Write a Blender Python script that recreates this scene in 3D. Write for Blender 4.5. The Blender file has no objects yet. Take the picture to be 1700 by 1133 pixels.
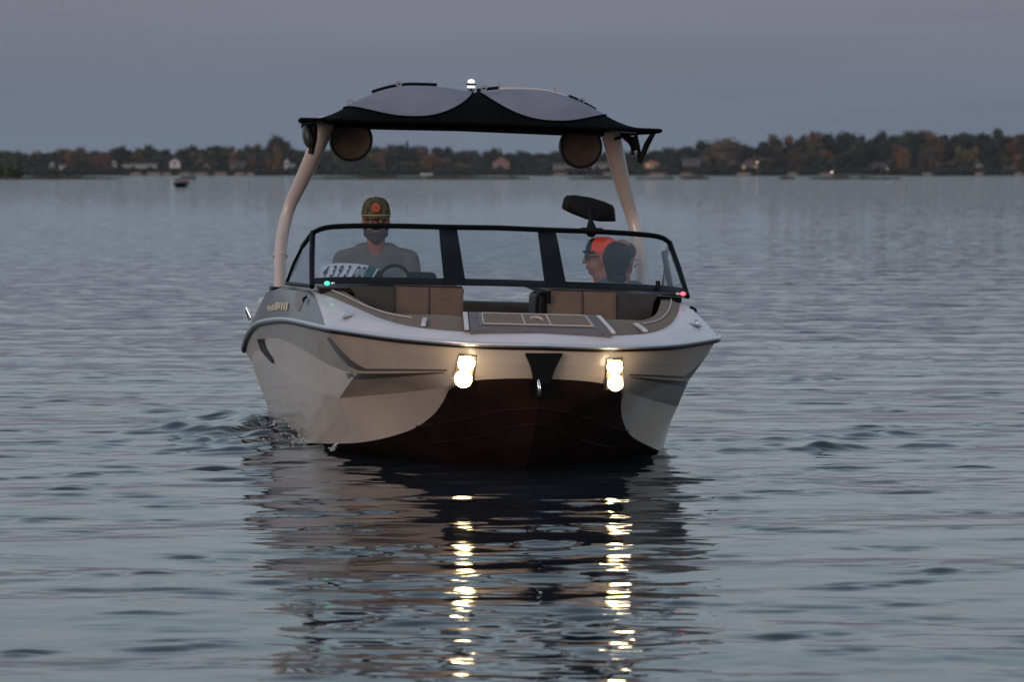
import bpy, bmesh, math, random
import numpy as np
from mathutils import Vector, Matrix
from mathutils.bvhtree import BVHTree
random.seed(7); rng = np.random.default_rng(7)
R = math.radians
C = bpy.context.scene.collection
sc = bpy.context.scene

# ------------------------------------------------------------------ camera
F, H = 6930.0, 1.6            # focal length in pixels of the 1700 px wide photograph, eye height
cam = bpy.data.cameras.new('camera'); camo = bpy.data.objects.new('camera', cam); C.objects.link(camo)
camo.location = (0, 0, H); camo.rotation_euler = (R(90), 0, 0)
cam.sensor_width = 36; cam.lens = F * 36 / 1700
cam.shift_y = -(566.5 - 286) / 1700
cam.clip_start = 0.5; cam.clip_end = 20000
cam.dof.use_dof = True; cam.dof.focus_distance = 23.0; cam.dof.aperture_fstop = 7.0
sc.camera = camo

# ------------------------------------------------------------------ sky, light, exposure
w = bpy.data.worlds.new('World'); sc.world = w; w.use_nodes = True
nt = w.node_tree; nt.nodes.clear()
N = nt.nodes.new; L = nt.links.new
out = N('ShaderNodeOutputWorld'); bg = N('ShaderNodeBackground')
SUN_EL, SUN_AZ = 1.5, 205.0   # low afterglow behind the camera, to its left
sky = N('ShaderNodeTexSky'); sky.sky_type = 'NISHITA'; sky.sun_disc = False
sky.sun_elevation = R(SUN_EL); sky.sun_rotation = R(SUN_AZ)
sky.air_density = 1.0; sky.dust_density = 2.0; sky.ozone_density = 2.0
tc = N('ShaderNodeTexCoord'); sep = N('ShaderNodeSeparateXYZ')
L(tc.outputs['Generated'], sep.inputs[0])
ramp = N('ShaderNodeValToRGB'); cr = ramp.color_ramp
stops = [(0.0, (.136, .178, .238)), (.014, (.150, .184, .250)), (.042, (.196, .203, .256)), (.062, (.290, .305, .350)), (.09, (.405, .465, .510)),
         (.24, (.405, .515, .590)), (.45, (.37, .45, .55)), (1.0, (.24, .31, .41))]
while len(cr.elements) > 1: cr.elements.remove(cr.elements[-1])
cr.elements[0].position = stops[0][0]; cr.elements[0].color = (*stops[0][1], 1)
for p, c in stops[1:]:
    e = cr.elements.new(p); e.color = (*c, 1)
L(sep.outputs[2], ramp.inputs[0])
mul = N('ShaderNodeVectorMath'); mul.operation = 'SCALE'; mul.inputs['Scale'].default_value = 0.02
L(sky.outputs[0], mul.inputs[0])
# the dusk sky: pale band of the earth's shadow low down, a warmer glow on the western side
glow = N('ShaderNodeMapRange'); glow.inputs[1].default_value = 0.1; glow.inputs[2].default_value = -1.0
glow.inputs[3].default_value = 0.0; glow.inputs[4].default_value = 1.0
L(sep.outputs[1], glow.inputs[0])
gel = N('ShaderNodeMapRange'); gel.inputs[1].default_value = 0.0; gel.inputs[2].default_value = 0.6
gel.inputs[3].default_value = 1.0; gel.inputs[4].default_value = 0.0
L(sep.outputs[2], gel.inputs[0])
gm = N('ShaderNodeMath'); gm.operation = 'MULTIPLY'; L(glow.outputs[0], gm.inputs[0]); L(gel.outputs[0], gm.inputs[1])
gc = N('ShaderNodeVectorMath'); gc.operation = 'SCALE'; gc.inputs[0].default_value = (.42, .27, .20)
L(gm.outputs[0], gc.inputs['Scale'])
a1 = N('ShaderNodeVectorMath'); a1.operation = 'ADD'; L(ramp.outputs[0], a1.inputs[0]); L(mul.outputs[0], a1.inputs[1])
a2 = N('ShaderNodeVectorMath'); a2.operation = 'ADD'; L(a1.outputs[0], a2.inputs[0]); L(gc.outputs[0], a2.inputs[1])
# very faint long streaks of thin cloud
cm = N('ShaderNodeMapping'); cm.inputs['Scale'].default_value = (5, 5, 60); L(tc.outputs['Generated'], cm.inputs[0])
cn = N('ShaderNodeTexNoise'); cn.inputs['Scale'].default_value = 1.3; cn.inputs['Detail'].default_value = 4; L(cm.outputs[0], cn.inputs['Vector'])
cmr = N('ShaderNodeMapRange'); cmr.inputs[1].default_value = .3; cmr.inputs[2].default_value = .7; cmr.inputs[3].default_value = .955; cmr.inputs[4].default_value = 1.045; L(cn.outputs['Fac'], cmr.inputs[0])
a3 = N('ShaderNodeVectorMath'); a3.operation = 'SCALE'; L(a2.outputs[0], a3.inputs[0]); L(cmr.outputs[0], a3.inputs['Scale'])
L(a3.outputs[0], bg.inputs[0]); bg.inputs[1].default_value = 0.96
L(bg.outputs[0], out.inputs[0])
sun = bpy.data.lights.new('sun', 'SUN'); sun.energy = 0.78; sun.angle = R(25); sun.color = (1.0, .74, .62)
so = bpy.data.objects.new('sun', sun); C.objects.link(so)
az, el = R(SUN_AZ + 5), R(9)
sd = Vector((math.sin(az) * math.cos(el), math.cos(az) * math.cos(el), math.sin(el)))
so.rotation_euler = sd.to_track_quat('Z', 'Y').to_euler()
sc.view_settings.view_transform = 'Standard'; sc.view_settings.look = 'None'
sc.view_settings.exposure = 0; sc.view_settings.gamma = 1
sc.cycles.max_bounces = 8; sc.cycles.transparent_max_bounces = 16
sc.cycles.sample_clamp_indirect = 6.0
sc.cycles.caustics_reflective = False; sc.cycles.caustics_refractive = False

# ------------------------------------------------------------------ helpers
def mat(name, col, rough=.5, metal=0, spec=.5, noise=0, scale=8, emit=None, es=0, bump=0, bscale=60, coat=0, col2=None):
    m = bpy.data.materials.new(name); m.use_nodes = True
    t = m.node_tree; b = t.nodes['Principled BSDF']
    b.inputs['Base Color'].default_value = (*col, 1); b.inputs['Roughness'].default_value = rough
    b.inputs['Metallic'].default_value = metal; b.inputs['Specular IOR Level'].default_value = spec
    if coat: b.inputs['Coat Weight'].default_value = coat; b.inputs['Coat Roughness'].default_value = .06
    tx = t.nodes.new('ShaderNodeTexCoord')
    if noise or col2:
        n = t.nodes.new('ShaderNodeTexNoise'); n.inputs['Scale'].default_value = scale; n.inputs['Detail'].default_value = 5
        t.links.new(tx.outputs['Object'], n.inputs['Vector'])
        r = t.nodes.new('ShaderNodeValToRGB')
        c2 = col2 or tuple(c * (1 - noise) for c in col); c1 = col if col2 else tuple(min(1, c * (1 + noise)) for c in col)
        r.color_ramp.elements[0].color = (*c2, 1); r.color_ramp.elements[1].color = (*c1, 1)
        r.color_ramp.elements[0].position = .35; r.color_ramp.elements[1].position = .65
        t.links.new(n.outputs['Fac'], r.inputs[0]); t.links.new(r.outputs[0], b.inputs['Base Color'])
    if bump:
        n = t.nodes.new('ShaderNodeTexNoise'); n.inputs['Scale'].default_value = bscale
        t.links.new(tx.outputs['Object'], n.inputs['Vector'])
        bp = t.nodes.new('ShaderNodeBump'); bp.inputs['Strength'].default_value = bump; bp.inputs['Distance'].default_value = .01
        t.links.new(n.outputs['Fac'], bp.inputs['Height']); t.links.new(bp.outputs[0], b.inputs['Normal'])
    if emit:
        b.inputs['Emission Color'].default_value = (*emit, 1); b.inputs['Emission Strength'].default_value = es
    return m

def glass(name, tint, refl=1.0):
    m = bpy.data.materials.new(name); m.use_nodes = True; t = m.node_tree; t.nodes.clear()
    o = t.nodes.new('ShaderNodeOutputMaterial'); mx = t.nodes.new('ShaderNodeMixShader')
    tr = t.nodes.new('ShaderNodeBsdfTransparent'); tr.inputs[0].default_value = (*tint, 1)
    gl = t.nodes.new('ShaderNodeBsdfGlossy'); gl.inputs['Roughness'].default_value = .02
    lw = t.nodes.new('ShaderNodeLayerWeight'); lw.inputs[0].default_value = .5
    pw = t.nodes.new('ShaderNodeMath'); pw.operation = 'POWER'; pw.inputs[1].default_value = 4; t.links.new(lw.outputs['Facing'], pw.inputs[0])
    mm = t.nodes.new('ShaderNodeMath'); mm.operation = 'MULTIPLY_ADD'; mm.inputs[1].default_value = .85 * refl; mm.inputs[2].default_value = .07 * refl
    t.links.new(pw.outputs[0], mm.inputs[0]); t.links.new(mm.outputs[0], mx.inputs[0])
    t.links.new(tr.outputs[0], mx.inputs[1]); t.links.new(gl.outputs[0], mx.inputs[2]); t.links.new(mx.outputs[0], o.inputs[0])
    return m

def mesh_obj(name, verts, faces, m, parent=None, smooth=False, sharp=None):
    me = bpy.data.meshes.new(name); me.from_pydata([tuple(v) for v in verts], [], [tuple(f) for f in faces]); me.update()
    if smooth:
        me.polygons.foreach_set('use_smooth', [True] * len(me.polygons))
        if sharp: me.set_sharp_from_angle(angle=R(sharp))
    o = bpy.data.objects.new(name, me); C.objects.link(o)
    if m: me.materials.append(m)
    if parent: o.parent = parent
    return o

def bm_obj(name, bm, m, parent=None, smooth=False, sharp=40):
    me = bpy.data.meshes.new(name); bmesh.ops.recalc_face_normals(bm, faces=bm.faces); bm.to_mesh(me); bm.free()
    if smooth:
        me.polygons.foreach_set('use_smooth', [True] * len(me.polygons)); me.set_sharp_from_angle(angle=R(sharp))
    if m: me.materials.append(m)
    o = bpy.data.objects.new(name, me); C.objects.link(o)
    if parent: o.parent = parent
    return o

def add_box(bm, c, s, bevel=0, rot=None):
    r = bmesh.ops.create_cube(bm, size=1)
    vs = r['verts']
    bmesh.ops.scale(bm, vec=s, verts=vs)
    if bevel:
        es = list({e for v in vs for e in v.link_edges})
        q = bmesh.ops.bevel(bm, geom=es, offset=bevel, segments=3, affect='EDGES', profile=.5)
        vs = list(set(q['verts']) | {v for v in vs if v.is_valid})
    if rot: bmesh.ops.rotate(bm, cent=(0, 0, 0), matrix=rot, verts=vs)
    bmesh.ops.translate(bm, vec=c, verts=vs)
    return vs

def box(name, c, s, m, parent=None, bevel=.01, rot=None):
    bm = bmesh.new(); add_box(bm, c, s, bevel, rot)
    return bm_obj(name, bm, m, parent, True)

def add_tube(bm, pts, rad, n=12, sq=1.0):
    pts = [Vector(p) for p in pts]
    if not hasattr(rad, '__len__'): rad = [rad] * len(pts)
    rings = []; up = None
    for i, p in enumerate(pts):
        d = (pts[min(i + 1, len(pts) - 1)] - pts[max(i - 1, 0)]).normalized()
        if up is None:
            up = Vector((0, 0, 1)) if abs(d.z) < .9 else Vector((0, 1, 0))
        a = d.cross(up).normalized(); b = a.cross(d).normalized(); up = b
        rings.append([bm.verts.new(p + a * rad[i] * math.cos(2 * math.pi * k / n) + b * rad[i] * sq * math.sin(2 * math.pi * k / n)) for k in range(n)])
    for i in range(len(rings) - 1):
        for k in range(n):
            bm.faces.new((rings[i][k], rings[i][(k + 1) % n], rings[i + 1][(k + 1) % n], rings[i + 1][k]))
    bm.faces.new(rings[0]); bm.faces.new(rings[-1][::-1])

def tube(name, pts, rad, m, parent=None, n=12, sq=1.0):
    bm = bmesh.new(); add_tube(bm, pts, rad, n, sq); return bm_obj(name, bm, m, parent, True)

def smooth_line(pts, k=6):
    P = [Vector(p) for p in pts]; o = []
    for i in range(len(P) - 1):
        p0 = P[max(i - 1, 0)]; p1 = P[i]; p2 = P[i + 1]; p3 = P[min(i + 2, len(P) - 1)]
        for j in range(k):
            t = j / k
            o.append(.5 * ((2 * p1) + (p2 - p0) * t + (2 * p0 - 5 * p1 + 4 * p2 - p3) * t * t + (3 * p1 - p0 - 3 * p2 + p3) * t ** 3))
    o.append(P[-1]); return o

def add_grid(bm, rows):
    V = [[bm.verts.new(p) for p in r] for r in rows]
    for i in range(len(V) - 1):
        for j in range(len(V[0]) - 1):
            f = (V[i][j], V[i][j + 1], V[i + 1][j + 1], V[i + 1][j])
            if len({tuple(round(c, 6) for c in v.co) for v in f}) < 4: 
                u = []
                for v in f:
                    if all((v.co - q.co).length > 1e-5 for q in u): u.append(v)
                if len(u) < 3: continue
                f = u
            bm.faces.new(f)
    return V

def mir(p): return Vector((-p[0], p[1], p[2]))

def slab(name, rows, th, m, parent=None, normal=(0, 0, 1), sharp=40):
    """a sheet given as a grid of points, given thickness th against its normal direction"""
    nrm = Vector(normal); bm = bmesh.new()
    a = add_grid(bm, rows); b = add_grid(bm, [[Vector(p) - nrm * th for p in r] for r in rows])
    ni, nj = len(rows), len(rows[0])
    for j in range(nj - 1):
        for i in (0, ni - 1):
            try: bm.faces.new((a[i][j], a[i][j + 1], b[i][j + 1], b[i][j]))
            except ValueError: pass
    for i in range(ni - 1):
        for j in (0, nj - 1):
            try: bm.faces.new((a[i][j], a[i + 1][j], b[i + 1][j], b[i][j]))
            except ValueError: pass
    return bm_obj(name, bm, m, parent, True, sharp)

def tag(o, label=None, cat=None, group=None, kind=None):
    if label: o['label'] = label
    if cat: o['category'] = cat
    if group: o['group'] = group
    if kind: o['kind'] = kind
    return o

def thing(name, label, cat, loc=(0, 0, 0), group=None):
    o = bpy.data.objects.new(name, None); C.objects.link(o); o.location = loc; o.empty_display_size = .3
    return tag(o, label, cat, group)

def copy_thing(o, parent=None):
    c = o.copy(); C.objects.link(c); c.parent = parent
    for ch in list(o.children): copy_thing(ch, c)
    return c

# ------------------------------------------------------------------ materials
M = {}
M['hull'] = mat('hull_tan_gelcoat', (.55, .455, .375), .30, coat=.25, noise=.06, scale=3, bump=.05, bscale=4)
M['white'] = mat('white_gelcoat', (.72, .645, .64), .4, coat=.15, noise=.04, scale=5)
M['grey'] = mat('grey_gelcoat', (.125, .115, .11), .35, spec=.3, coat=.1, noise=.05, scale=4)
M['bottom'] = mat('dark_bottom_paint', (.029, .0165, .0135), .42, spec=.3, noise=.25, scale=6)
M['rail'] = mat('rub_rail_metal', (.66, .66, .70), .35, metal=.7)
M['railblack'] = mat('rub_rail_black', (.01, .01, .012), .4)
M['stripe'] = mat('stripe_grey', (.12, .1, .085), .3)
M['brownpad'] = mat('brown_foam_deck', (.21, .145, .105), .8, noise=.12, scale=30, bump=.3)
M['greypad'] = mat('grey_foam_deck', (.17, .14, .14), .8, noise=.1, scale=30, bump=.3)
M['line'] = mat('pale_foam_line', (.6, .52, .46), .7)
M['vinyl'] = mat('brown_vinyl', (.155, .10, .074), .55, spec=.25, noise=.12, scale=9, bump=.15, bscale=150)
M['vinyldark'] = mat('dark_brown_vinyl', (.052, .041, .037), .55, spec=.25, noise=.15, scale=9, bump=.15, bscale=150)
M['black'] = mat('black_plastic', (.005, .005, .006), .5, spec=.15, noise=.2, scale=20)
M['blackgloss'] = mat('black_frame_paint', (.004, .0045, .006), .45, spec=.08)
M['fabric'] = mat('black_canvas', (.0045, .005, .006), .95, spec=.05, noise=.3, scale=40, bump=.4, bscale=200)
M['panel'] = mat('grey_canvas', (.235, .225, .27), .8, spec=.2, noise=.12, scale=4, bump=.7, bscale=9)
M['tower'] = mat('tower_paint', (.62, .54, .50), .25, coat=.5)
M['chrome'] = mat('chrome', (.8, .8, .8), .08, metal=1)
M['glass'] = glass('windshield_glass', (.76, .80, .84), .9)
M['clear'] = glass('clear_plastic', (.95, .95, .95), .8)
M['gold'] = mat('gold_lettering', (.75, .56, .36), .35)
M['copper'] = mat('brown_emblem', (.16, .075, .045), .4)
M['speaker'] = mat('speaker_cone', (.075, .052, .040), .5, noise=.2, scale=12)
M['lens'] = mat('docking_lamp', (1, .9, .7), .3, emit=(1.0, .78, .42), es=44)
M['green'] = mat('green_lamp', (.1, .8, .5), .3, emit=(.05, 1.0, .40), es=2.4)
M['red'] = mat('red_lamp', (.9, .1, .15), .3, emit=(1.0, .1, .14), es=2)
M['whitelamp'] = mat('white_lamp', (1, 1, 1), .3, emit=(1.0, .97, .9), es=.7)
M['plate'] = mat('white_sticker', (.9, .9, .92), .5)
M['ink'] = mat('black_ink', (.015, .015, .02), .5)
M['dkgreen'] = mat('green_sticker', (.01, .12, .085), .5, noise=.4, scale=25)
M['pod'] = mat('speaker_pod', (.032, .028, .028), .45)
M['housing'] = mat('lamp_housing', (.10, .083, .066), .4, spec=.2)
M['glow_ring'] = mat('lamp_glow_ring', (1, .8, .4), .3, emit=(1.0, .62, .22), es=2.6)  # self-lit yellow that imitates the bloom round the bow lamps
M['gauge'] = mat('gauge_grey', (.3, .3, .34), .4)
M['skin'] = mat('skin', (.38, .155, .10), .55, noise=.1, scale=30)
M['beard'] = mat('beard', (.045, .026, .02), .9, noise=.3, scale=80, bump=.8, bscale=200)
M['hair'] = mat('dark_hair', (.010, .008, .008), .6, noise=.3, scale=90, bump=.8, bscale=200)
M['tee'] = mat('grey_tshirt', (.16, .145, .135), .9, noise=.08, scale=14, bump=.3)
M['bluetee'] = mat('blue_grey_tshirt', (.10, .11, .16), .9, noise=.08, scale=14, bump=.3)
M['shorts'] = mat('dark_shorts', (.03, .035, .05), .9, noise=.1)
M['camo'] = mat('camouflage_cloth', (.12, .10, .05), .9, col2=(.015, .02, .012), scale=28)
M['orange'] = mat('orange_cap_cloth', (.95, .075, .03), .8, noise=.06, scale=30)
M['patch'] = mat('orange_patch', (.50, .085, .03), .8, noise=.2, scale=60)
M['rope'] = mat('tan_rope', (.38, .28, .15), .8)
M['eye'] = mat('eye', (.5, .5, .48), .2)
M['darkglass'] = mat('sunglass_lens', (.01, .01, .01), .1)

# ------------------------------------------------------------------ boat pose and surface helper
TH, RO = R(6.5), R(1.7); BO = Vector((.145, 22, 0))
BM = (Matrix.Rotation(TH, 3, 'Z') @ Matrix.Rotation(RO, 3, 'Y'))
def fp(px, py, u):
    """point of the boat (local: x across, y from the bow aft, z up) seen at px,py and lying u metres aft of the bow"""
    a = (px - 850) / F; b = (286 - py) / F
    c0, c1, c2 = BM.col[0], BM.col[1], BM.col[2]; P = BO + c1 * u
    A = Matrix(((a * c0.y - c0.x, a * c2.y - c2.x), (b * c0.y - c0.z, b * c2.y - c2.z)))
    s = A.inverted() @ Vector((P.x - a * P.y, P.z - H - b * P.y))
    return Vector((s[0], u, s[1]))
def L_(lst, zero_first=True):
    o = [fp(*q) for q in lst]
    if zero_first: o[0].x = 0
    return o

boat = thing('motorboat', 'large tan and white sport boat with black canopy, lit bow lights, in the foreground', 'motorboat', BO)
boat.rotation_mode = 'XYZ'; boat.rotation_euler = BM.to_euler('XYZ')

rail = L_([(902,576,0),(840,575,.02),(790,573.5,.05),(745,570.5,.1),(700,567,.2),(655,562.5,.35),(610,556.5,.55),(570,550.5,.75),(540,546,.95),(505,538,1.67),(475,532.5,2.5),(448,534,3.75),(425,541,5),(411,560,6.0),(405,582,6.4)])
K1 = L_([(902,606,.01),(840,605,.04),(792,604,.08),(758,606,.14),(735,614,.2),(700,619,.33),(650,621,.53),(615,622,.72),(590,622,.9),(545,606,1.7),(508,584,2.5),(474,566,3.7),(444,563,4.9),(425,580,5.9),(417,600,6.35)])
K2 = L_([(902,622,.03),(839,622,.06),(791,624,.11),(761,630,.17),(745,642,.24),(727,645,.36),(690,650,.6),(637,655,1.0),(563,662,1.5),(528,651,2.1),(500,638,2.8),(474,622,3.8),(446,600,4.9),(430,600,5.8),(422,615,6.3)])
ch = L_([(902,629,.04),(838,629,.07),(790,632,.13),(762,640,.2),(746,647,.27),(735,668,.42),(715,693,.62),(675,717,.95),(600,735,1.45)])
ch += [Vector((-1.03,2.5,-.015)),Vector((-1.05,3.2,-.05)),Vector((-1.06,4,-.07)),Vector((-1.06,5,-.08)),Vector((-1.06,6,-.08)),Vector((-1.06,6.3,-.08))]
keel = [Vector((0,a,b)) for a,b in [(.08,.46),(.1,.42),(.13,.38),(.17,.33),(.23,.27),(.32,.19),(.45,.09),(.65,0),(1.0,-.12),(1.7,-.26),(2.6,-.34),(3.8,-.38),(4.9,-.38),(5.9,-.38),(6.3,-.38)]]
st = []
for i,(c,k) in enumerate(zip(ch,keel)):
    q = c.lerp(k,.45); q.z -= .012*min(1,i/5); st.append(q)
st2 = [q + Vector((.02,0,-.022 if i>2 else 0)) for i,q in enumerate([c.lerp(k,.5) for c,k in zip(ch,keel)])]
SK = 5
def full(row, corner=None):                        # a left-hand row mirrored into one line round the whole boat
    s = smooth_line(row, SK) if corner is None else smooth_line(row[:corner + 1], SK)[:-1] + smooth_line(row[corner:], SK); return s[::-1] + [mir(p) for p in s[1:]]
def between(a, b, n, bulge=0):
    out = []
    for i in range(n + 1):
        t = i / n; out.append([p.lerp(q, t) for p, q in zip(a, b)])
    return out
rF, cF, sF, kF = map(full, (rail, ch, st, keel)); k1F, k2F = full(K1, 8), full(K2, 8)
bm = bmesh.new()
nn = (len(rF) - 1) // 2; cuts = [0, nn - 8 * SK, nn + 8 * SK, len(rF) - 1]
rows = between(rF, k1F, 3)[:-1] + between(k1F, k2F, 2)[:-1] + between(k2F, cF, 3)
V = [[bm.verts.new(p) for p in (r[0], r[-1])] for r in rows]
for za, zb, k in ((rF, k1F, 3), (k1F, k2F, 2)):          # crisp creases along the knuckles and at the shoulder
    for c0, c1 in zip(cuts[:-1], cuts[1:]): add_grid(bm, [r[c0:c1 + 1] for r in between(za, zb, k)])
add_grid(bm, between(k2F, cF, 3))
# transom
tl = [rows[i][0] for i in range(len(rows))]; trr = [rows[i][-1] for i in range(len(rows))]
for i in range(len(rows) - 1):
    bm.faces.new((V[i][0], V[i + 1][0], V[i + 1][-1], V[i][-1]))
hull = bm_obj('hull', bm, M['hull'], boat, True, 24)
bm = bmesh.new(); add_grid(bm, between(cF, sF, 3)[:-1] + between(sF, kF, 3)); bmesh.ops.remove_doubles(bm, verts=bm.verts, dist=1e-4)
bm_obj('hull_bottom', bm, M['bottom'], boat, True, 14)
def under(stn, f):            # a point of the underside at a fractional station, f from chine to keel
    i = min(int(stn), 13); a = stn - i; c = ch[i].lerp(ch[i + 1], a); q = st[i].lerp(st[i + 1], a); k = keel[i].lerp(keel[i + 1], a)
    return c.lerp(q, f / .45) if f < .45 else q.lerp(k, (f - .45) / .55)
for j0, i0 in ((2.6, 6.6), (4.1, 8.2)):
    ln = smooth_line([under(j0 + (i0 - j0) * t ** 1.15, 1 - t) + Vector((0, -.003, -.003)) for t in np.linspace(0, 1, 12)], 3)
    tube('spray_strake', [Vector((-abs(p.x), p.y, p.z)) for p in ln][::-1] + [Vector((abs(p.x), p.y, p.z)) for p in ln[1:]], .005, M['bottom'], boat, 8, .7)
# rub rail: black backing with a metal bead
tube('rub_rail', [p + Vector((0, 0, -.005)) for p in rF], .015, M['railblack'], boat, 10)
o_ = [Vector((p.x * 1.008, p.y - .013 * max(0, 1 - p.y), p.z + .007)) for p in rF]
tube('rub_rail_bead', o_, .0125, M['rail'], boat, 10)

D1 = L_([(902,553,.20),(830,553,.21),(775,551.5,.25),(715,547,.4),(670,540,.6),(630,528,.85),(595,513,1.2),(556,496,1.7),(519,484,2.3),(500,483,2.7),(478,482,3.2),(460,483,3.8),(443,486,4.4),(430,511,5.3),(415,540,6.3)])
def rail_top(): return [p + Vector((0, 0, .012)) for p in rail]
# white cap forward, grey side panel aft
rt = smooth_line(rail_top(), SK); d1 = smooth_line(D1, SK)
NS = 8 * SK + 1
def deckgrid(a, b, n=5, arch=.02):
    out = []
    for i in range(n + 1):
        t = i / n
        out.append([p.lerp(q, t) + Vector((0, 0, arch * math.sin(math.pi * t))) for p, q in zip(a, b)])
    return out
fwd = deckgrid(rt[:NS], d1[:NS]);
bm = bmesh.new(); add_grid(bm, [[p for p in r[::-1]] + [mir(p) for p in r[1:]] for r in fwd]); deck = bm_obj('bow_deck', bm, M['white'], boat, True, 30)
aft = deckgrid(rt[NS - 1:], d1[NS - 1:], 5, .02)
bm = bmesh.new(); add_grid(bm, aft); add_grid(bm, [[mir(p) for p in r] for r in aft]); gunw = bm_obj('side_deck', bm, M['grey'], boat, True, 30)
# triangular white panel running up beside the grey side is part of the white cap

D2 = [Vector((0,.52,.80)),Vector((-.2,.52,.80)),Vector((-.34,.55,.805)),Vector((-.46,.68,.812)),Vector((-.573,.88,.805)),Vector((-.685,1.08,.800)),Vector((-.79,1.35,.82)),Vector((-.87,1.7,.865)),Vector((-.93,2.1,.90)),Vector((-.96,2.6,.905)),Vector((-1.00,3.2,.90)),Vector((-1.03,3.8,.88)),Vector((-1.05,4.4,.84)),Vector((-1.05,5.3,.74)),Vector((-1.05,6.2,.60))]
d2 = smooth_line(D2, SK)
N2 = 8 * SK + 1
def full2(r): return r[::-1] + [mir(p) for p in r[1:]]
g = deckgrid([p + Vector((0,0,.0)) for p in d1[:N2]], d2[:N2], 3, .01)
bm = bmesh.new(); add_grid(bm, [full2(r) for r in g]); bm_obj('foam_deck_pad', bm, M['brownpad'], boat, True, 30)
g = deckgrid(d1[N2 - 1:], d2[N2 - 1:], 3, .01)
bm = bmesh.new(); add_grid(bm, g); add_grid(bm, [[mir(p) for p in r] for r in g]); bm_obj('gunwale', bm, M['grey'], boat, True, 30)
inner = [Vector((p.x * .82, p.y + .05, max(.13, .52 - .30 * max(0, p.y - .9)))) for p in d2]
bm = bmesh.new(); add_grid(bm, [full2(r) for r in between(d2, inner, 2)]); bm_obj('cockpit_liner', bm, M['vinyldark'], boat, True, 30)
# cockpit floor
fl = [[Vector((sx * abs(p.x) * .99, p.y, p.z + .01)) for p in inner] for sx in (-1, 1)]
slab('cockpit_floor', fl, .03, M['greypad'], boat)
# stern deck and sun pad
box('sun_pad', (0, 5.65, .62), (1.9, 1.0, .2), M['vinyldark'], boat, .05)
slab('stern_deck', [[Vector((-1.2, 5.9, .48)), Vector((1.2, 5.9, .48))], [Vector((-1.2, 6.35, .44)), Vector((1.2, 6.35, .44))]], .05, M['greypad'], boat)
box('swim_platform', (0, 6.75, .16), (2.1, .75, .06), M['greypad'], boat, .02)

# casting pieces on to the hull along sight lines, so that they lie on its real surface
def make_bvh(*objs):
    vs, fs = [], []
    for o in objs:
        b = len(vs); vs += [v.co.copy() for v in o.data.vertices]; fs += [[b + i for i in p.vertices] for p in o.data.polygons]
    return BVHTree.FromPolygons(vs, fs)
BV = make_bvh(hull, deck, gunw)
Minv = BM.transposed(); cam_l = Minv @ (Vector((0, 0, H)) - BO)
def hit(px, py, off=.003):
    d = Minv @ Vector(((px - 850) / F, 1, (286 - py) / F)); d.normalize()
    r = BV.ray_cast(cam_l, d)
    if r[0] is None: return None
    n = r[1] if r[1].dot(d) < 0 else -r[1]
    return r[0] + n * off
def decal(name, A, B, m, n=10, k=2, off=.003, mirror=True, parent=None, joined=False):
    def res(P):
        seg = [0]
        for a, b in zip(P[:-1], P[1:]): seg.append(seg[-1] + math.dist(a, b) + 1e-6)
        o = []
        for i in range(n + 1):
            t = seg[-1] * i / n; j = max(q for q in range(len(seg)) if seg[q] <= t + 1e-9); j = min(j, len(P) - 2)
            f = (t - seg[j]) / (seg[j + 1] - seg[j]); o.append((P[j][0] + (P[j + 1][0] - P[j][0]) * f, P[j][1] + (P[j + 1][1] - P[j][1]) * f))
        return o
    a, b = res(A), res(B); rows = []
    for q in range(k + 1):
        t = q / k; r = []
        for (x0, y0), (x1, y1) in zip(a, b):
            h = hit(x0 + (x1 - x0) * t, y0 + (y1 - y0) * t, off)
            if h is None: return None
            r.append(h)
        rows.append(r)
    outl = []
    for s in ((1, -1) if mirror else (1,)):
        bm = bmesh.new(); add_grid(bm, [[Vector((p.x * s, p.y, p.z)) for p in r] for r in rows]); outl.append(bm_obj(name, bm, m, parent or boat, True))
    return outl
decal('hull_stripe', [(546,560),(563,579),(585,600),(607,612),(674,612.5),(742,613.5)], [(543,562),(557,584),(577,606),(596,616),(674,616),(742,616)], M['stripe'], 24)
decal('hull_stripe', [(574,620),(637,620),(738,618)], [(580,630),(637,627),(738,619.5)], M['stripe'], 16)
decal('hull_vent', [(428,563),(434,582),(449,600),(454,604)], [(438,563),(443,580),(453,595),(456,603)], M['black'], 10, off=.006)
decal('bow_crease_line', [(600,588),(660,594),(740,596)], [(600,588.6),(660,594.8),(740,596.8)], M['hull'], 12)
decal('emblem', [(491.5,486),(490,508),(495,517)], [(510,488),(503,504),(498,516)], M['copper'], 8, 3)
# gold lettering on the grey side, drawn as slanted strokes
for a, b, w_ in [((444,514),(446,507),3),((447,517),(450,508),3),((451,517),(454,506),3),((455,516),(459,502),3.2),((459,516),(462,503),3),((463,514),(466,502),2.6),((467,515),(469,504),3),((471,515),(473,503),3),((475,516),(477,503),3),((446,511),(452,510),2.4),((457,509),(467,508),2.2)]:
    if abs(a[1] - b[1]) > 3: decal('letter', [(a[0], a[1]), (b[0], b[1])], [(a[0] + w_, a[1]), (b[0] + w_, b[1])], M['gold'], 3, 1, .006)
    else: decal('letter', [a, b], [(a[0], a[1] + w_), (b[0], b[1] + w_)], M['gold'], 3, 1, .006)
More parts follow.
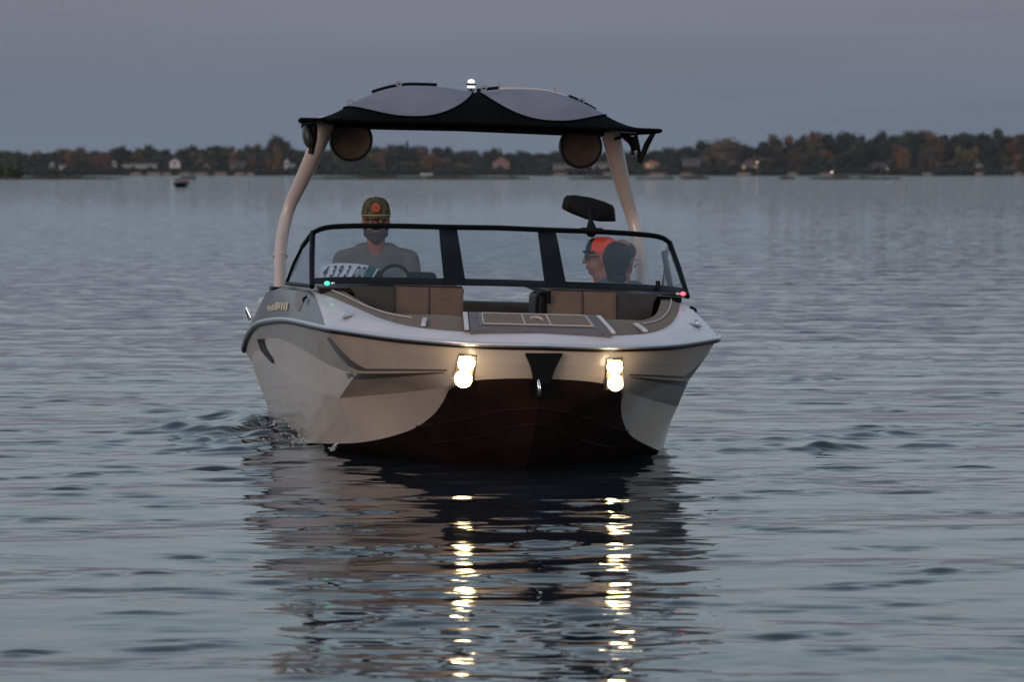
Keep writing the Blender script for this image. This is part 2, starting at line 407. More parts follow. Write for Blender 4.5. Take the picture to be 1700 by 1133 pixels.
# cleats flush in the cap
def cleat(px, py):
    p = hit(px, py, .008); outl = []
    for s in (1, -1):
        q = Vector((p.x * s, p.y, p.z)); bm = bmesh.new()
        bmesh.ops.create_uvsphere(bm, u_segments=16, v_segments=8, radius=1)
        bmesh.ops.scale(bm, vec=(.028, .055, .013), verts=bm.verts); bmesh.ops.rotate(bm, cent=(0,0,0), matrix=Matrix.Rotation(R(-28 * s), 3, 'Z') @ Matrix.Rotation(R(-14 * s), 3, 'Y'), verts=bm.verts)
        bmesh.ops.translate(bm, vec=q, verts=bm.verts); bm_obj('cleat', bm, M['chrome'], boat, True)
        bm = bmesh.new(); add_tube(bm, [q + Vector((0,-.04,.012)), q + Vector((0,-.03,.024)), q + Vector((0,.03,.024)), q + Vector((0,.04,.012))], .005, 8); bm_obj('cleat', bm, M['chrome'], boat, True)
cleat(577, 527)
p = hit(511, 496, .012); q_ = hit(508, 503, .018)
for s in (1, -1): tube('grab_hook', [Vector((a.x * s, a.y, a.z)) for a in (p, (p + q_) / 2 + Vector((-.01, 0, 0)), q_)], .008, M['black'], boat, 8)
# side vent / fittings at the stern quarter
for s in (1, -1):
    tube('stern_grab_rail', [Vector((s * 1.24, 5.8, .60)), Vector((s * 1.27, 5.82, .66)), Vector((s * 1.27, 5.95, .66)), Vector((s * 1.24, 5.97, .58))], .011, M['chrome'], boat, 10)
    box('stern_corner', (s * 1.13, 5.75, .62), (.12, .75, .22), M['white'], boat, .04)

# centre hatch on the bow: grey frame, three brown panels, pale seam lines, handle
hc = [Vector((-.375, .14, .742)), Vector((.375, .14, .742)), Vector((.345, .53, .826)), Vector((-.345, .53, .826))]   # front-left, front-right, back-right, back-left
def hp(s, t, off=0):
    a = hc[0].lerp(hc[1], s); b = hc[3].lerp(hc[2], s); return a.lerp(b, t) + Vector((0, -.2 * off, off))
def hquad(name, s0, s1, t0, t1, off, th, m, parent=boat, trim=0):
    n = 8; rws = [[hp(s0 + (s1 - s0) * i / n, t0 + (t1 - t0) * j / 3, off) for i in range(n + 1)] for j in range(4)]
    return slab(name, rws, th, m, parent)
hatch = hquad('bow_hatch', 0, 1, 0, 1, .012, .03, M['greypad'])
hquad('hatch_rim', .07, .93, .24, .93, .016, .004, M['stripe'], hatch)
for s0, s1 in ((.105, .40), (.41, .59), (.60, .895)): hquad('hatch_panel', s0, s1, .30, .86, .021, .005, M['brownpad'], hatch)
for s0, s1, t0, t1 in ((.40, .41, .30, .88), (.59, .60, .30, .88), (.10, .90, .275, .30), (.10, .90, .86, .88), (.095, .105, .30, .86), (.895, .905, .30, .86)):
    hquad('hatch_seam', s0, s1, t0, t1, .023, .005, M['line'], hatch)
bm = bmesh.new(); add_tube(bm, [hp(.5 + .045 * math.sin(a), .52 + .13 * math.cos(a), .026) for a in np.linspace(-.9, 1.6, 9)], .006, 8); bm_obj('hatch_handle', bm, M['line'], hatch, True)
for s in (-1, 1):   # pale seams beside the hatch and across the pad
    for x0, y0, z0, x1, y1, z1 in ((.392, .16, .752, .362, .55, .822), (.60, .41, .758, .575, .60, .785)):
        d = .012
        slab('pad_seam', [[Vector((s * x0 - d, y0, z0 + .012)), Vector((s * x0 + d, y0, z0 + .012))], [Vector((s * x1 - d, y1, z1 + .014)), Vector((s * x1 + d, y1, z1 + .014))]], .012, M['white'], boat)
    k = [a.lerp(b, .45) + Vector((0, 0, .016)) for a, b in zip(d1[4 * SK:7 * SK + 4], d2[4 * SK:7 * SK + 4])]
    tube('pad_piping', [Vector((-s * abs(p.x) * (-1), p.y, p.z)) if 0 else Vector((s * abs(p.x), p.y, p.z)) for p in k], .004, M['line'], boat, 8)
# white front lip beneath the hatch
# black bow guard plate and bow eye
g = [fp(872,587,-.03), fp(935,587,-.03), fp(922,612,-.028), fp(912,640,-.02), fp(889,640,-.02), fp(883,612,-.028)]
bm = bmesh.new(); a = [bm.verts.new(p + Vector((0, -.008, 0))) for p in g]; b = [bm.verts.new(p + Vector((0, .07, 0))) for p in g]
bm.faces.new(a); bm.faces.new(b[::-1])
for i in range(6): bm.faces.new((a[i], a[(i + 1) % 6], b[(i + 1) % 6], b[i]))
bmesh.ops.bevel(bm, geom=list(bm.edges), offset=.005, segments=2, affect='EDGES'); bm_obj('bow_guard', bm, M['black'], boat, True)
g = [fp(879,632,.02), fp(922,632,.02), fp(915,660,.04), fp(885,660,.04)]
bm = bmesh.new(); a = [bm.verts.new(p + Vector((0, -.035, 0))) for p in g]; b = [bm.verts.new(p + Vector((0, .12, 0))) for p in g]
bm.faces.new(a); bm.faces.new(b[::-1])
for i in range(4): bm.faces.new((a[i], a[(i + 1) % 4], b[(i + 1) % 4], b[i]))
bm_obj('bow_eye_mount', bm, M['black'], boat)
e0 = fp(894, 632, -.03); tube('bow_eye', [e0, e0 + Vector((.001, -.02, -.02)), e0 + Vector((.003, -.025, -.05)), e0 + Vector((.004, -.005, -.075))], .009, M['chrome'], boat, 10)

# docking lights: a recessed clear-covered housing with two lamps, each side of the bow
def dock_light(s):
    px = 775 if s < 0 else 1017; cx = (fp(775, 614, .1).x) * (1 if s < 0 else -1) ; 
    top = Vector((s * .385, .095, .625)); bot = Vector((s * .405, .155, .455))
    out_ = Vector((s * .28, -1, -.1)).normalized()
    hw = .049
    rt_ = Vector((1, s * .28, 0)).normalized()
    fr = [top - rt_ * hw, top + rt_ * hw, bot + rt_ * (hw), bot - rt_ * (hw * 1.1)]
    bm = bmesh.new(); o1 = [bm.verts.new(p + out_ * .020) for p in fr]; o2 = [bm.verts.new(p.lerp((top + bot) / 2, .07) + out_ * .022) for p in fr]; o3 = [bm.verts.new(p.lerp((top + bot) / 2, .10) + out_ * .004) for p in fr]
    o0 = [bm.verts.new(p - out_ * .02) for p in fr]
    for r1, r2 in ((o0, o1), (o1, o2), (o2, o3)):
        for i in range(4): bm.faces.new((r1[i], r1[(i + 1) % 4], r2[(i + 1) % 4], r2[i]))
    bm.faces.new(o3)
    h = bm_obj('docking_light', bm, M['housing'], boat, False)
    for t, r in ((.25, .033), (.76, .033)):
        c = top.lerp(bot, t) + out_ * .010
        bm = bmesh.new(); bmesh.ops.create_uvsphere(bm, u_segments=20, v_segments=12, radius=1)
        bmesh.ops.scale(bm, vec=(r, .016, r), verts=bm.verts); bmesh.ops.rotate(bm, cent=(0, 0, 0), matrix=Vector((0, -1, 0)).rotation_difference(out_).to_matrix(), verts=bm.verts)
        bmesh.ops.translate(bm, vec=c, verts=bm.verts); bm_obj('lamp', bm, M['lens'], h, True)
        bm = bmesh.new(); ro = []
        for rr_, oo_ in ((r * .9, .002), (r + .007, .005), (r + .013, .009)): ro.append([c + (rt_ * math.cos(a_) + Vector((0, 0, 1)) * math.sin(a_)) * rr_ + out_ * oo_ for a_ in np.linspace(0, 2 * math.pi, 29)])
        add_grid(bm, ro); bm_obj('lamp_glow_ring', bm, M['glow_ring'], h, True)  # added emissive ring, paints a soft halo round the lamp core
        bm = bmesh.new(); ring = []
        for a_ in range(25):
            an = 2 * math.pi * a_ / 24; ring.append(c + rt_ * math.cos(an) * (r + .015) + Vector((0, 0, 1)) * math.sin(an) * (r + .015) + out_ * .009)
        add_tube(bm, ring, .0025, 6); bm_obj('lamp_bezel', bm, M['chrome'], h, True)
    pl_ = bpy.data.lights.new('docking_glow', 'POINT'); pl_.energy = .75; pl_.color = (1.0, .80, .50); pl_.shadow_soft_size = .03  # added point light ahead of the housing, imitates lamp bloom on the hull
    po = bpy.data.objects.new('docking_glow', pl_); C.objects.link(po); po.parent = boat; po.location = top.lerp(bot, .5) + out_ * .15
    bm = bmesh.new(); add_grid(bm, [[fr[3] + out_ * .034, fr[2] + out_ * .034], [fr[0] + out_ * .034, fr[1] + out_ * .034]]); bm_obj('lamp_cover', bm, M['clear'], h)
dock_light(-1); dock_light(1)

# ---- bow seats, consoles, walkway
for s in (-1, 1):
    box('bow_seat_cushion', (s * .50, 1.30, .60), (.42, .9, .14), M['vinyl'], boat, .04)
    # backrest against the console
    rw = [[Vector((s * (.245 if i == 0 else .63), 1.74 + .035 * j, z)) for i in (0, 1)] for j, z in enumerate((.46, .70, .90, .936))]
    slab('bow_backrest', rw, .09, M['vinyl'], boat, (0, -1, 0))
    rw = [[Vector((s * .635, 1.75 + .035 * j, z)), Vector((s * (.80 + .03 * j), 1.80 + .035 * j, z))] for j, z in enumerate((.46, .70, .88, .925))]
    slab('bow_side_bolster', rw, .08, M['vinyldark'], boat, (0, -1, 0))
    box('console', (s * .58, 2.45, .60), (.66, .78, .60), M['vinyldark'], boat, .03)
    dw = [[Vector((s * .24, 1.84, .925)), Vector((s * .24, 2.9, .95))], [Vector((s * .70, 1.90, .920)), Vector((s * .70, 2.9, .95))], [Vector((s * 1.05, 2.05, .905)), Vector((s * 1.02, 2.9, .90))]]
    slab('dashboard', dw, .03, M['blackgloss'], boat)
for s in (-1, 1):
    for x_ in (.25, .44, .628): tube('seat_piping', [Vector((s * x_, 1.737, .50)), Vector((s * x_, 1.772, .71)), Vector((s * x_, 1.806, .90)), Vector((s * x_, 1.845, .935))], .0045, M['vinyldark'] if x_ == .44 else M['vinyl'], boat, 6)
    tube('seat_piping', [Vector((s * .25, 1.843, .937)), Vector((s * .628, 1.843, .937))], .006, M['vinyldark'], boat, 6)
box('walkway_speaker_post', (.235, 1.98, .66), (.09, .12, .52), M['black'], boat, .03)
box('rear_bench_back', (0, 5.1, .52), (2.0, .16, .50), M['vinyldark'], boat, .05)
box('rear_bench_seat', (0, 4.75, .40), (1.9, .55, .16), M['vinyl'], boat, .04)
def captain_seat(x, y, z, rz=0):
    r_ = Matrix.Rotation(rz, 3, 'Z'); b_ = Vector((x, y, 0))
    box('seat_base', b_ + Vector((0, 0, (z - .12 + .14) / 2)), (.3, .3, z - .2), M['black'], boat, .02)
    box('seat', b_ + Vector((0, 0, z - .06)), (.52, .5, .12), M['vinyl'], boat, .04)
    box('seat_back', b_ + r_ @ Vector((0, .27, z + .16)), (.52 if rz == 0 else .12, .12 if rz == 0 else .52, .36), M['vinyldark'], boat, .04)
captain_seat(-.63, 3.5, .53)
box('observer_seat', (.70, 3.45, .26), (.72, 1.1, .16), M['vinyl'], boat, .05)
box('observer_seat_back', (1.0, 3.45, .5), (.12, 1.1, .42), M['vinyldark'], boat, .05)

# ---- windshield
top = [Vector(p) for p in ((0, 2.36, 1.276), (.29, 2.37, 1.272), (.66, 2.42, 1.268), (.96, 2.53, 1.252), (1.06, 2.64, 1.213))]
bot = [Vector(p) for p in ((0, 1.83, .948), (.29, 1.84, .946), (.62, 1.88, .942), (.93, 1.96, .936), (1.087, 2.09, .924))]
ts, bs = smooth_line(top, 6), smooth_line(bot, 6)
ws = bpy.data.objects.new('windshield', None); C.objects.link(ws); ws.parent = boat
tube('top_frame', full2([mir(p) for p in ts]), .0155, M['blackgloss'], ws, 8)
bm = bmesh.new()
add_grid(bm, between(full2([mir(p) for p in bs]), full2([mir(p.lerp(q, .14)) for p, q in zip(bs, ts)]), 1))
tmp = [[p for p in r] for r in between(full2([mir(p) for p in bs]), full2([mir(p.lerp(q, .115)) for p, q in zip(bs, ts)]), 1)]
bm.free(); slab('bottom_frame', tmp, .03, M['blackgloss'], ws, (0, -1, 0))
for s in (-1, 1):
    t0, b0 = top[1], bot[1]
    rw = []
    for t in (0, .5, 1.0):
        c = b0.lerp(t0, t); hw = .062 - .010 * t
        rw.append([Vector((s * c.x - hw, c.y - .006, c.z)), Vector((s * c.x + hw, c.y - .006, c.z))])
    slab('window_post', rw, .03, M['blackgloss'], ws, (0, -1, 0))
    # front side pane
    lo, hi = bs[6:], ts[6:]
    bm = bmesh.new(); add_grid(bm, [[Vector((s * (p.x + (.06 if i == 0 else 0)), p.y + .006, p.z)) for i, p in enumerate(r)] for r in between(lo, hi, 3)]); bm_obj('side_pane', bm, M['glass'], ws, True)
    # corner post and the raked side pane
    tube('corner_post', [Vector((s * 1.09, 2.09, .91)), Vector((s * 1.078, 2.37, 1.07)), Vector((s * 1.06, 2.64, 1.215))], .016, M['blackgloss'], ws, 8)
    q = [Vector((s * 1.09, 2.12, .93)), Vector((s * 1.15, 3.5, .90)), Vector((s * 1.095, 3.0, 1.125)), Vector((s * 1.062, 2.66, 1.21))]
    bm = bmesh.new(); add_grid(bm, [[q[0], q[1]], [q[3], q[2]]]); bm_obj('quarter_pane', bm, M['glass'], ws, True)
    tube('quarter_frame', [q[3], q[2]], .014, M['blackgloss'], ws, 8)
    tube('quarter_frame', [q[2], Vector((s * 1.13, 3.25, 1.01)), q[1]], .010, M['blackgloss'], ws, 8)
    tube('quarter_frame', [Vector((s * 1.09, 2.09, .915)), q[1] - Vector((0, 0, .01))], .012, M['blackgloss'], ws, 8)
bm = bmesh.new(); add_grid(bm, [full2([mir(Vector((p.x, p.y + .008, p.z))) for p in r[:6]]) for r in between(bs, ts, 3)]); bm_obj('centre_pane', bm, M['glass'], ws, True)
tube('walkway_latch', [Vector((.24, 1.76, .93)), Vector((.24, 1.77, .86))], .012, M['black'], ws, 8)
tube('wiper_strut', [Vector((.90, 1.99, .94)), Vector((.90, 1.99, 1.0))], .014, M['black'], ws, 8)
tube('gas_strut', [Vector((1.02, 2.3, .96)), Vector((1.045, 2.75, 1.15))], .018, M['black'], ws, 8)

# sticker plate with the registration lettering, behind the starboard glass
pl = [fp(531, 441, 2.34), fp(560, 437, 2.32), fp(590, 438, 2.28), fp(612, 441, 2.25), fp(629, 446, 2.23)]
pb = [fp(524, 464, 2.20), fp(553, 464, 2.18), fp(578, 464, 2.14), fp(600, 464, 2.12), fp(618, 464, 2.10)]
def plate_at(s, t, off=0):
    a, b = smooth_line(pl, 8), smooth_line(pb, 8); i = min(int(s * 32), 31); f = s * 32 - i
    return a[i].lerp(a[i + 1], f).lerp(b[i].lerp(b[i + 1], f), t) + Vector((0, -off, off * .3))
rw = [[plate_at(i / 16, t / 3) for i in range(17)] for t in range(4)]
plate = slab('registration_plate', rw, .004, M['plate'], boat, (0, -1, 0))
slab('green_sticker', [[plate_at(.755 + .185 * i / 4, t, .006) for i in range(5)] for t in (.02, .97)], .002, M['dkgreen'], plate, (0, -1, 0))
def text_mesh(txt, shear=.22, extr=0):
    c = bpy.data.curves.new('t', 'FONT'); c.body = txt; c.size = 1; c.shear = shear; c.resolution_u = 3; c.offset = .018
    o = bpy.data.objects.new('t', c); C.objects.link(o); dg = bpy.context.evaluated_depsgraph_get(); me = bpy.data.meshes.new_from_object(o.evaluated_get(dg))
    bpy.data.objects.remove(o); return me
for i, chh in enumerate('4393 DD'):
    if chh == ' ': continue
    me = text_mesh(chh, .3); xs = [v.co.x for v in me.vertices]; x0 = min(xs)
    wd = .088; s0 = .09 + i * .102 if i < 4 else .54 + (i - 5) * .105
    for v in me.vertices:
        X = (v.co.x - x0) / .75; Y = v.co.y / .72
        v.co = plate_at(min(.99, s0 + X * wd), .84 - .70 * Y, .008)
    me.materials.append(M['ink']); o = bpy.data.objects.new('letter', me); C.objects.link(o); o.parent = plate

# helm: gauge pod hood, gauge, steering wheel
hc_ = fp(655, 458, 2.55); 
bm = bmesh.new(); ringp = [hc_ + Vector((.083 * math.cos(a), 0, .072 * math.sin(a) - .012)) for a in np.linspace(-.1, math.pi + .1, 16)]
add_tube(bm, ringp, .010, 8); bm_obj('gauge_hood', bm, M['blackgloss'], boat, True)
bm = bmesh.new(); c = bm.verts.new(hc_ + Vector((0, .01, -.02))); rg = [bm.verts.new(hc_ + Vector((.082 * math.cos(a), .0, .068 * math.sin(a) - .02))) for a in np.linspace(0, math.pi, 14)]
for i in range(13): bm.faces.new((c, rg[i], rg[i + 1]))
bm_obj('gauge_screen', bm, M['gauge'], boat)
swc = Vector((-.60, 2.98, .83)); swm = Matrix.Rotation(R(62), 3, 'X')
bm = bmesh.new(); add_tube(bm, [swc + swm @ Vector((.17 * math.cos(a), .17 * math.sin(a), 0)) for a in np.linspace(0, 2 * math.pi, 33)], .014, 8)
for a in (.3, math.pi - .3, -math.pi / 2): add_tube(bm, [swc, swc + swm @ Vector((.165 * math.cos(a), .165 * math.sin(a), 0))], .01, 6)
bm_obj('steering_wheel', bm, M['black'], boat, True)
box('dash_pod', (-.52, 2.80, .972), (.42, .16, .05), M['blackgloss'], boat, .03)

# navigation lamps on the windshield base
def lamp(name, p, m, r=.012):
    bm = bmesh.new(); bmesh.ops.create_uvsphere(bm, u_segments=16, v_segments=8, radius=r); bmesh.ops.scale(bm, vec=(1.3, 1, .9), verts=bm.verts); bmesh.ops.translate(bm, vec=p, verts=bm.verts)
    o = bm_obj(name, bm, m, boat, True); return o
gl_ = fp(543, 470.5, 1.86); lamp('green_nav_lamp', gl_, M['green'], .0125); lamp('nav_lamp_base', gl_ + Vector((.035, .01, 0)), M['chrome'], .010)
rl_ = fp(1134, 488, 1.88); lamp('red_nav_lamp', rl_, M['red'], .013); lamp('nav_lamp_base', rl_ + Vector((-.03, .01, -.002)), M['chrome'], .010)

# mirror on the top frame
mp = Vector((.50, 2.17, 1.275))
mir_o = bpy.data.objects.new('rear_view_mirror', None); C.objects.link(mir_o); mir_o.parent = boat
prof = [(-.160, .020), (-.150, .062), (-.135, .078), (-.09, .080), (.0, .066), (.08, .042), (.132, .020), (.142, .0), (.150, -.06), (.146, -.068), (.06, -.066), (-.02, -.052), (-.1, -.022), (-.155, .004)]
rings = []
bm = bmesh.new()
for dy, sc_ in ((-.03, .80), (-.022, .94), (0, 1), (.03, .97)):
    rings.append([bm.verts.new(Vector((.553 + x * sc_ * 1.04, 2.46 + dy, 1.398 + z * sc_ * 1.1 + x * .05))) for x, z in prof])
for a_, b_ in zip(rings[:-1], rings[1:]):
    for i in range(len(prof)): bm.faces.new((a_[i], a_[(i + 1) % len(prof)], b_[(i + 1) % len(prof)], b_[i]))
bm.faces.new(rings[0]); bm.faces.new(rings[-1][::-1]); bm_obj('mirror_housing', bm, M['black'], mir_o, True, 35)
tube('mirror_arm', [Vector((.560, 2.42, 1.240)), Vector((.560, 2.41, 1.265)), Vector((.558, 2.41, 1.295)), Vector((.555, 2.425, 1.335)), Vector((.552, 2.435, 1.40))], [.018, .04, .028, .013, .02], M['black'], mir_o, 12, .6)
box('mirror_clamp', (.560, 2.405, 1.278), (.13, .05, .028), M['black'], mir_o, .008)

# ---- wake tower
tw = bpy.data.objects.new('tower', None); C.objects.link(tw); tw.parent = boat
lg = [(.89, 4.15, 1.90), (.955, 4.25, 1.70), (1.03, 4.38, 1.50), (1.09, 4.45, 1.35), (1.13, 4.42, 1.18), (1.145, 4.35, 1.02), (1.145, 4.25, .80)]
for s in (-1, 1):
    tube('tower_leg', smooth_line([Vector((s * a, b, c)) for a, b, c in lg], 5), [.066 - .022 * min(1, i / 14) for i in range(31)], M['tower'], tw, 16, .8)
    tube('tower_collar', [Vector((s * 1.145, 4.37, 1.05)), Vector((s * 1.145, 4.362, 1.035))], .047, M['tower'], tw, 16)
    box('tower_foot', (s * 1.155, 4.25, .83), (.1, .3, .04), M['black'], tw, .01)
tube('tower_crossbar', [Vector((-.88, 4.15, 1.885)), Vector((0, 4.15, 1.90)), Vector((.88, 4.15, 1.885))], .03, M['black'], tw, 12)
# tower speakers
for s in (-1, 1):
    sp = bpy.data.objects.new('tower_speaker', None); C.objects.link(sp); sp.parent = tw
    c = Vector((s * .727, 4.33, 1.782)); R0 = .132
    bm = bmesh.new(); rings = []
    for y, r in ((-.06, .118), (-.075, .130), (-.06, .137), (0, .137), (.1, .118), (.17, .07), (.19, .01)):
        rings.append([bm.verts.new(c + Vector((r * math.cos(a), y, r * math.sin(a)))) for a in np.linspace(0, 2 * math.pi, 32, endpoint=False)])
    for a_, b_ in zip(rings[:-1], rings[1:]):
        for i in range(32): bm.faces.new((a_[i], a_[(i + 1) % 32], b_[(i + 1) % 32], b_[i]))
    bm.faces.new(rings[-1]); bm_obj('speaker_pod', bm, M['pod'], sp, True)
    bm = bmesh.new(); rings = []
    for y, r in ((-.062, .124), (-.056, .10), (-.046, .05), (-.05, .03), (-.054, .001)):
        rings.append([bm.verts.new(c + Vector((r * math.cos(a), y, r * math.sin(a)))) for a in np.linspace(0, 2 * math.pi, 32, endpoint=False)])
    for a_, b_ in zip(rings[:-1], rings[1:]):
        for i in range(32): bm.faces.new((a_[i], a_[(i + 1) % 32], b_[(i + 1) % 32], b_[i]))
    bm_obj('speaker_cone', bm, M['speaker'], sp, True, 60)
    bm = bmesh.new(); add_tube(bm, [c + Vector((.127 * math.cos(a), -.070, .127 * math.sin(a))) for a in np.linspace(0, 2 * math.pi, 33)], .003, 6); bm_obj('speaker_ring', bm, M['black'], sp, True)
    tube('speaker_bracket', [c + Vector((0, .05, .12)), Vector((s * .74, 4.2, 1.9))], .025, M['black'], sp, 8)
# board racks
def rack(s, long):
    rk = bpy.data.objects.new('board_rack', None); C.objects.link(rk); rk.parent = tw
    U = 3.9
    if long:
        tube('rack_fork', [fp(1086, 218, U), fp(1074, 240, U), fp(1061, 271, U)], [.015, .019, .016], M['black'], rk, 8)
        tube('rack_fork', [fp(1055, 222, U + .1), fp(1060, 245, U + .1), fp(1062, 268, U + .05)], [.012, .012, .012], M['black'], rk, 8)
        tube('rack_fork', [fp(1035, 228, U + .1), fp(1048, 232, U + .1), fp(1055, 250, U + .1)], [.012, .030, .014], M['black'], rk, 8)
        tube('rack_arm', [fp(1020, 231, U + .1), fp(1036, 226, U + .1), fp(1058, 219, U + .1)], .010, M['black'], rk, 8)
        tube('rack_pin', [fp(1048, 238, U + .1), fp(1051, 257, U + .1)], .010, M['black'], rk, 8)
        tube('rack_arm', [fp(1030, 218, U), fp(1056, 220, U)], .006, M['chrome'], rk, 8)
    else:
        bm = bmesh.new(); bmesh.ops.create_uvsphere(bm, u_segments=16, v_segments=10, radius=1)
        bmesh.ops.scale(bm, vec=(.034, .06, .075), verts=bm.verts); bmesh.ops.rotate(bm, cent=(0, 0, 0), matrix=Matrix.Rotation(R(-10), 3, 'Y'), verts=bm.verts)
        bmesh.ops.translate(bm, vec=fp(511, 226, U), verts=bm.verts); bm_obj('rack_cover', bm, mat('rack_plastic', (.05, .065, .068), .35), rk, True)
        tube('rack_fork', [fp(522, 208, U), fp(521, 230, U), fp(516, 256, U)], [.02, .022, .018], M['black'], rk, 8)
        tube('rack_arm', [fp(499, 206, U - .3), fp(515, 203, U - .1), fp(534, 200, U)], .008, M['gauge'], rk, 8)
rack(-1, False); rack(1, True)

# ---- canopy: black frame fabric with two pale oval panels
zr = [(0, 2.088), (.12, 2.108), (.25, 2.120), (.45, 2.118), (.58, 2.09), (.70, 2.045), (.80, 1.995), (.90, 1.935), (1.0, 1.900), (1.10, 1.882)]
def ridge(v):
    v = abs(v)
    for (a, za), (b, zb) in zip(zr[:-1], zr[1:]):
        if v <= b: t = (v - a) / (b - a); t2 = t; return za + (zb - za) * t2
    return zr[-1][1]
def smooth_ridge(v): return sum(ridge(v + d) for d in (-.05, -.025, 0, .025, .05)) / 5
def can(v, t, off=0):          # t: 0 front edge, 1 ridge, 2 rear edge
    zf = 1.904 - .010 * abs(v)
    zz = smooth_ridge(v); a = abs(v)
    if t <= 1: z = zf + (zz - zf) * math.sin(t * math.pi / 2) ** .9
    else: z = zz + (zf - .03 - zz) * (1 - math.cos((t - 1) * math.pi / 2))
    u = 3.30 + .55 * t if t <= 1 else 3.85 + .8 * (t - 1)
    u += .10 * (a / 1.1) ** 2 * (1 - min(t, 1))
    return Vector((v * (1 - .085 * max(0, t - .3) / 1.7), u, z + off))
bm = bmesh.new(); vs_ = np.linspace(-1.10, 1.10, 49)
tt = list(np.linspace(0, 1, 9)) + list(np.linspace(1.12, 2, 8))
top_ = add_grid(bm, [[can(v, t) for v in vs_] for t in tt]); bot_ = add_grid(bm, [[can(v, t, -.012) for v in vs_] for t in tt])
for i in (0, len(tt) - 1):
    for j in range(48): bm.faces.new((top_[i][j], top_[i][j + 1], bot_[i][j + 1], bot_[i][j]))
for i in range(len(tt) - 1):
    for j in (0, 48): bm.faces.new((top_[i][j], top_[i + 1][j], bot_[i + 1][j], bot_[i][j]))
canopy = bm_obj('canopy', bm, M['fabric'], boat, True, 50)
tube('canopy_edge', [can(v, 0, -.004) for v in vs_], .011, M['fabric'], canopy, 10)
for s in (-1, 1): tube('canopy_edge', [can(s * 1.10, t, -.006) for t in np.linspace(0, 2, 12)], .012, M['fabric'], canopy, 8)
def oval(s):
    bm = bmesh.new(); rings = []; cx = s * .428; pw = lambda q: math.copysign(abs(q) ** .86, q)
    for r in np.linspace(0, 1, 11):
        rg = []
        for a in np.linspace(0, 2 * math.pi, 49)[:-1]:
            dv = pw(math.cos(a)) * .41 * r; dt = pw(math.sin(a)) * 1.05 * r
            # long oval, more pointed at both ends
            pinch = 1.0
            rg.append(bm.verts.new(can(cx + dv, min(1.7, 1.10 + dt * pinch), .005)))
        rings.append(rg)
    for a_, b_ in zip(rings[1:-1], rings[2:]):
        for i in range(48): bm.faces.new((a_[i], a_[(i + 1) % 48], b_[(i + 1) % 48], b_[i]))
    bm.faces.new(rings[1])
    return bm_obj('canopy_panel', bm, M['panel'], canopy, True, 60)
oval(-1); oval(1)
for s in (-1, 1):      # bound seam round each pale panel
    q_ = [can(s * .428 + math.copysign(abs(math.cos(a)) ** .86, math.cos(a)) * .412, max(.02, min(1.7, 1.10 + math.copysign(abs(math.sin(a)) ** .86, math.sin(a)) * 1.055)), .006) for a in np.linspace(0, 2 * math.pi, 65)]
    tube('panel_seam', q_, .0045, M['fabric'], canopy, 6)
# frame bows standing proud along the ridge and small hardware
for s, a, b in ((-1, .24, .66), (1, .02, .16), (1, .62, .80)):
    tube('canopy_bow', [can(s * v, 1.1, .022) for v in np.linspace(a, b, 12)], .010, M['black'], canopy, 8)
tube('canopy_bow', [can(v, 1.1, .014) for v in np.linspace(.16, .6, 12)], .007, M['tower'], canopy, 8)
for v, z in ((-.80, .01), (-.49, .02), (.06, .02), (.70, .015)):
    p = can(v, 1.05, z)
    bm = bmesh.new(); add_tube(bm, [p + Vector((.018 * math.cos(a), 0, .014 * math.sin(a) + .008)) for a in np.linspace(0, 2 * math.pi, 13)], .005, 6); bm_obj('canopy_buckle', bm, M['gauge'], canopy, True)
for v, h_ in ((.165, .05), (.53, .045)):
    p = can(v, 1.1, .01); tube('whip_tip', [p, p + Vector((0, 0, h_))], [.006, .002], M['rope'], canopy, 6)
# all-round light
p0 = can(.0, 1.3, .012); ar = bpy.data.objects.new('all_round_light', None); C.objects.link(ar); ar.parent = boat
tube('light_stem', [p0, p0 + Vector((0, 0, .03)), p0 + Vector((0, 0, .045))], [.026, .022, .03], M['chrome'], ar, 16)
tube('light_lens', [p0 + Vector((0, 0, .046)), p0 + Vector((0, 0, .062))], [.026, .026], M['whitelamp'], ar, 16)
tube('light_collar', [p0 + Vector((0, 0, .063)), p0 + Vector((0, 0, .075))], .029, M['black'], ar, 16)
bm = bmesh.new(); bmesh.ops.create_uvsphere(bm, u_segments=16, v_segments=10, radius=.024); bmesh.ops.scale(bm, vec=(1, 1, .75), verts=bm.verts); bmesh.ops.translate(bm, vec=p0 + Vector((0, 0, .085)), verts=bm.verts); bm_obj('light_cap', bm, M['whitelamp'], ar, True)

# ------------------------------------------------------------------ people
def blob(bm, a, b, ra, rb, n=14):
    """tapered capsule from a to b"""
    a, b = Vector(a), Vector(b); d = b - a; Lg = d.length; d = d.normalized() if Lg > 1e-6 else Vector((0, 0, 1))
    x = d.orthogonal().normalized(); y = d.cross(x); rings = []
    prof = [(-math.cos(t) * ra, math.sin(t) * ra) for t in np.linspace(.15, math.pi / 2, 5)] + [(Lg + math.sin(t) * rb, math.cos(t) * rb) for t in np.linspace(0, math.pi / 2 - .15, 5)]
    for h, r in prof: rings.append([bm.verts.new(a + d * h + (x * math.cos(q) + y * math.sin(q)) * r) for q in np.linspace(0, 2 * math.pi, n, endpoint=False)])
    for p, q in zip(rings[:-1], rings[1:]):
        for i in range(n): bm.faces.new((p[i], p[(i + 1) % n], q[(i + 1) % n], q[i]))
    bm.faces.new(rings[0][::-1]); bm.faces.new(rings[-1])
def ell(bm, c, s, rot=None):
    r = bmesh.ops.create_uvsphere(bm, u_segments=20, v_segments=14, radius=1); vs = r['verts']
    bmesh.ops.scale(bm, vec=s, verts=vs)
    if rot: bmesh.ops.rotate(bm, cent=(0, 0, 0), matrix=rot, verts=vs)
    bmesh.ops.translate(bm, vec=c, verts=vs)
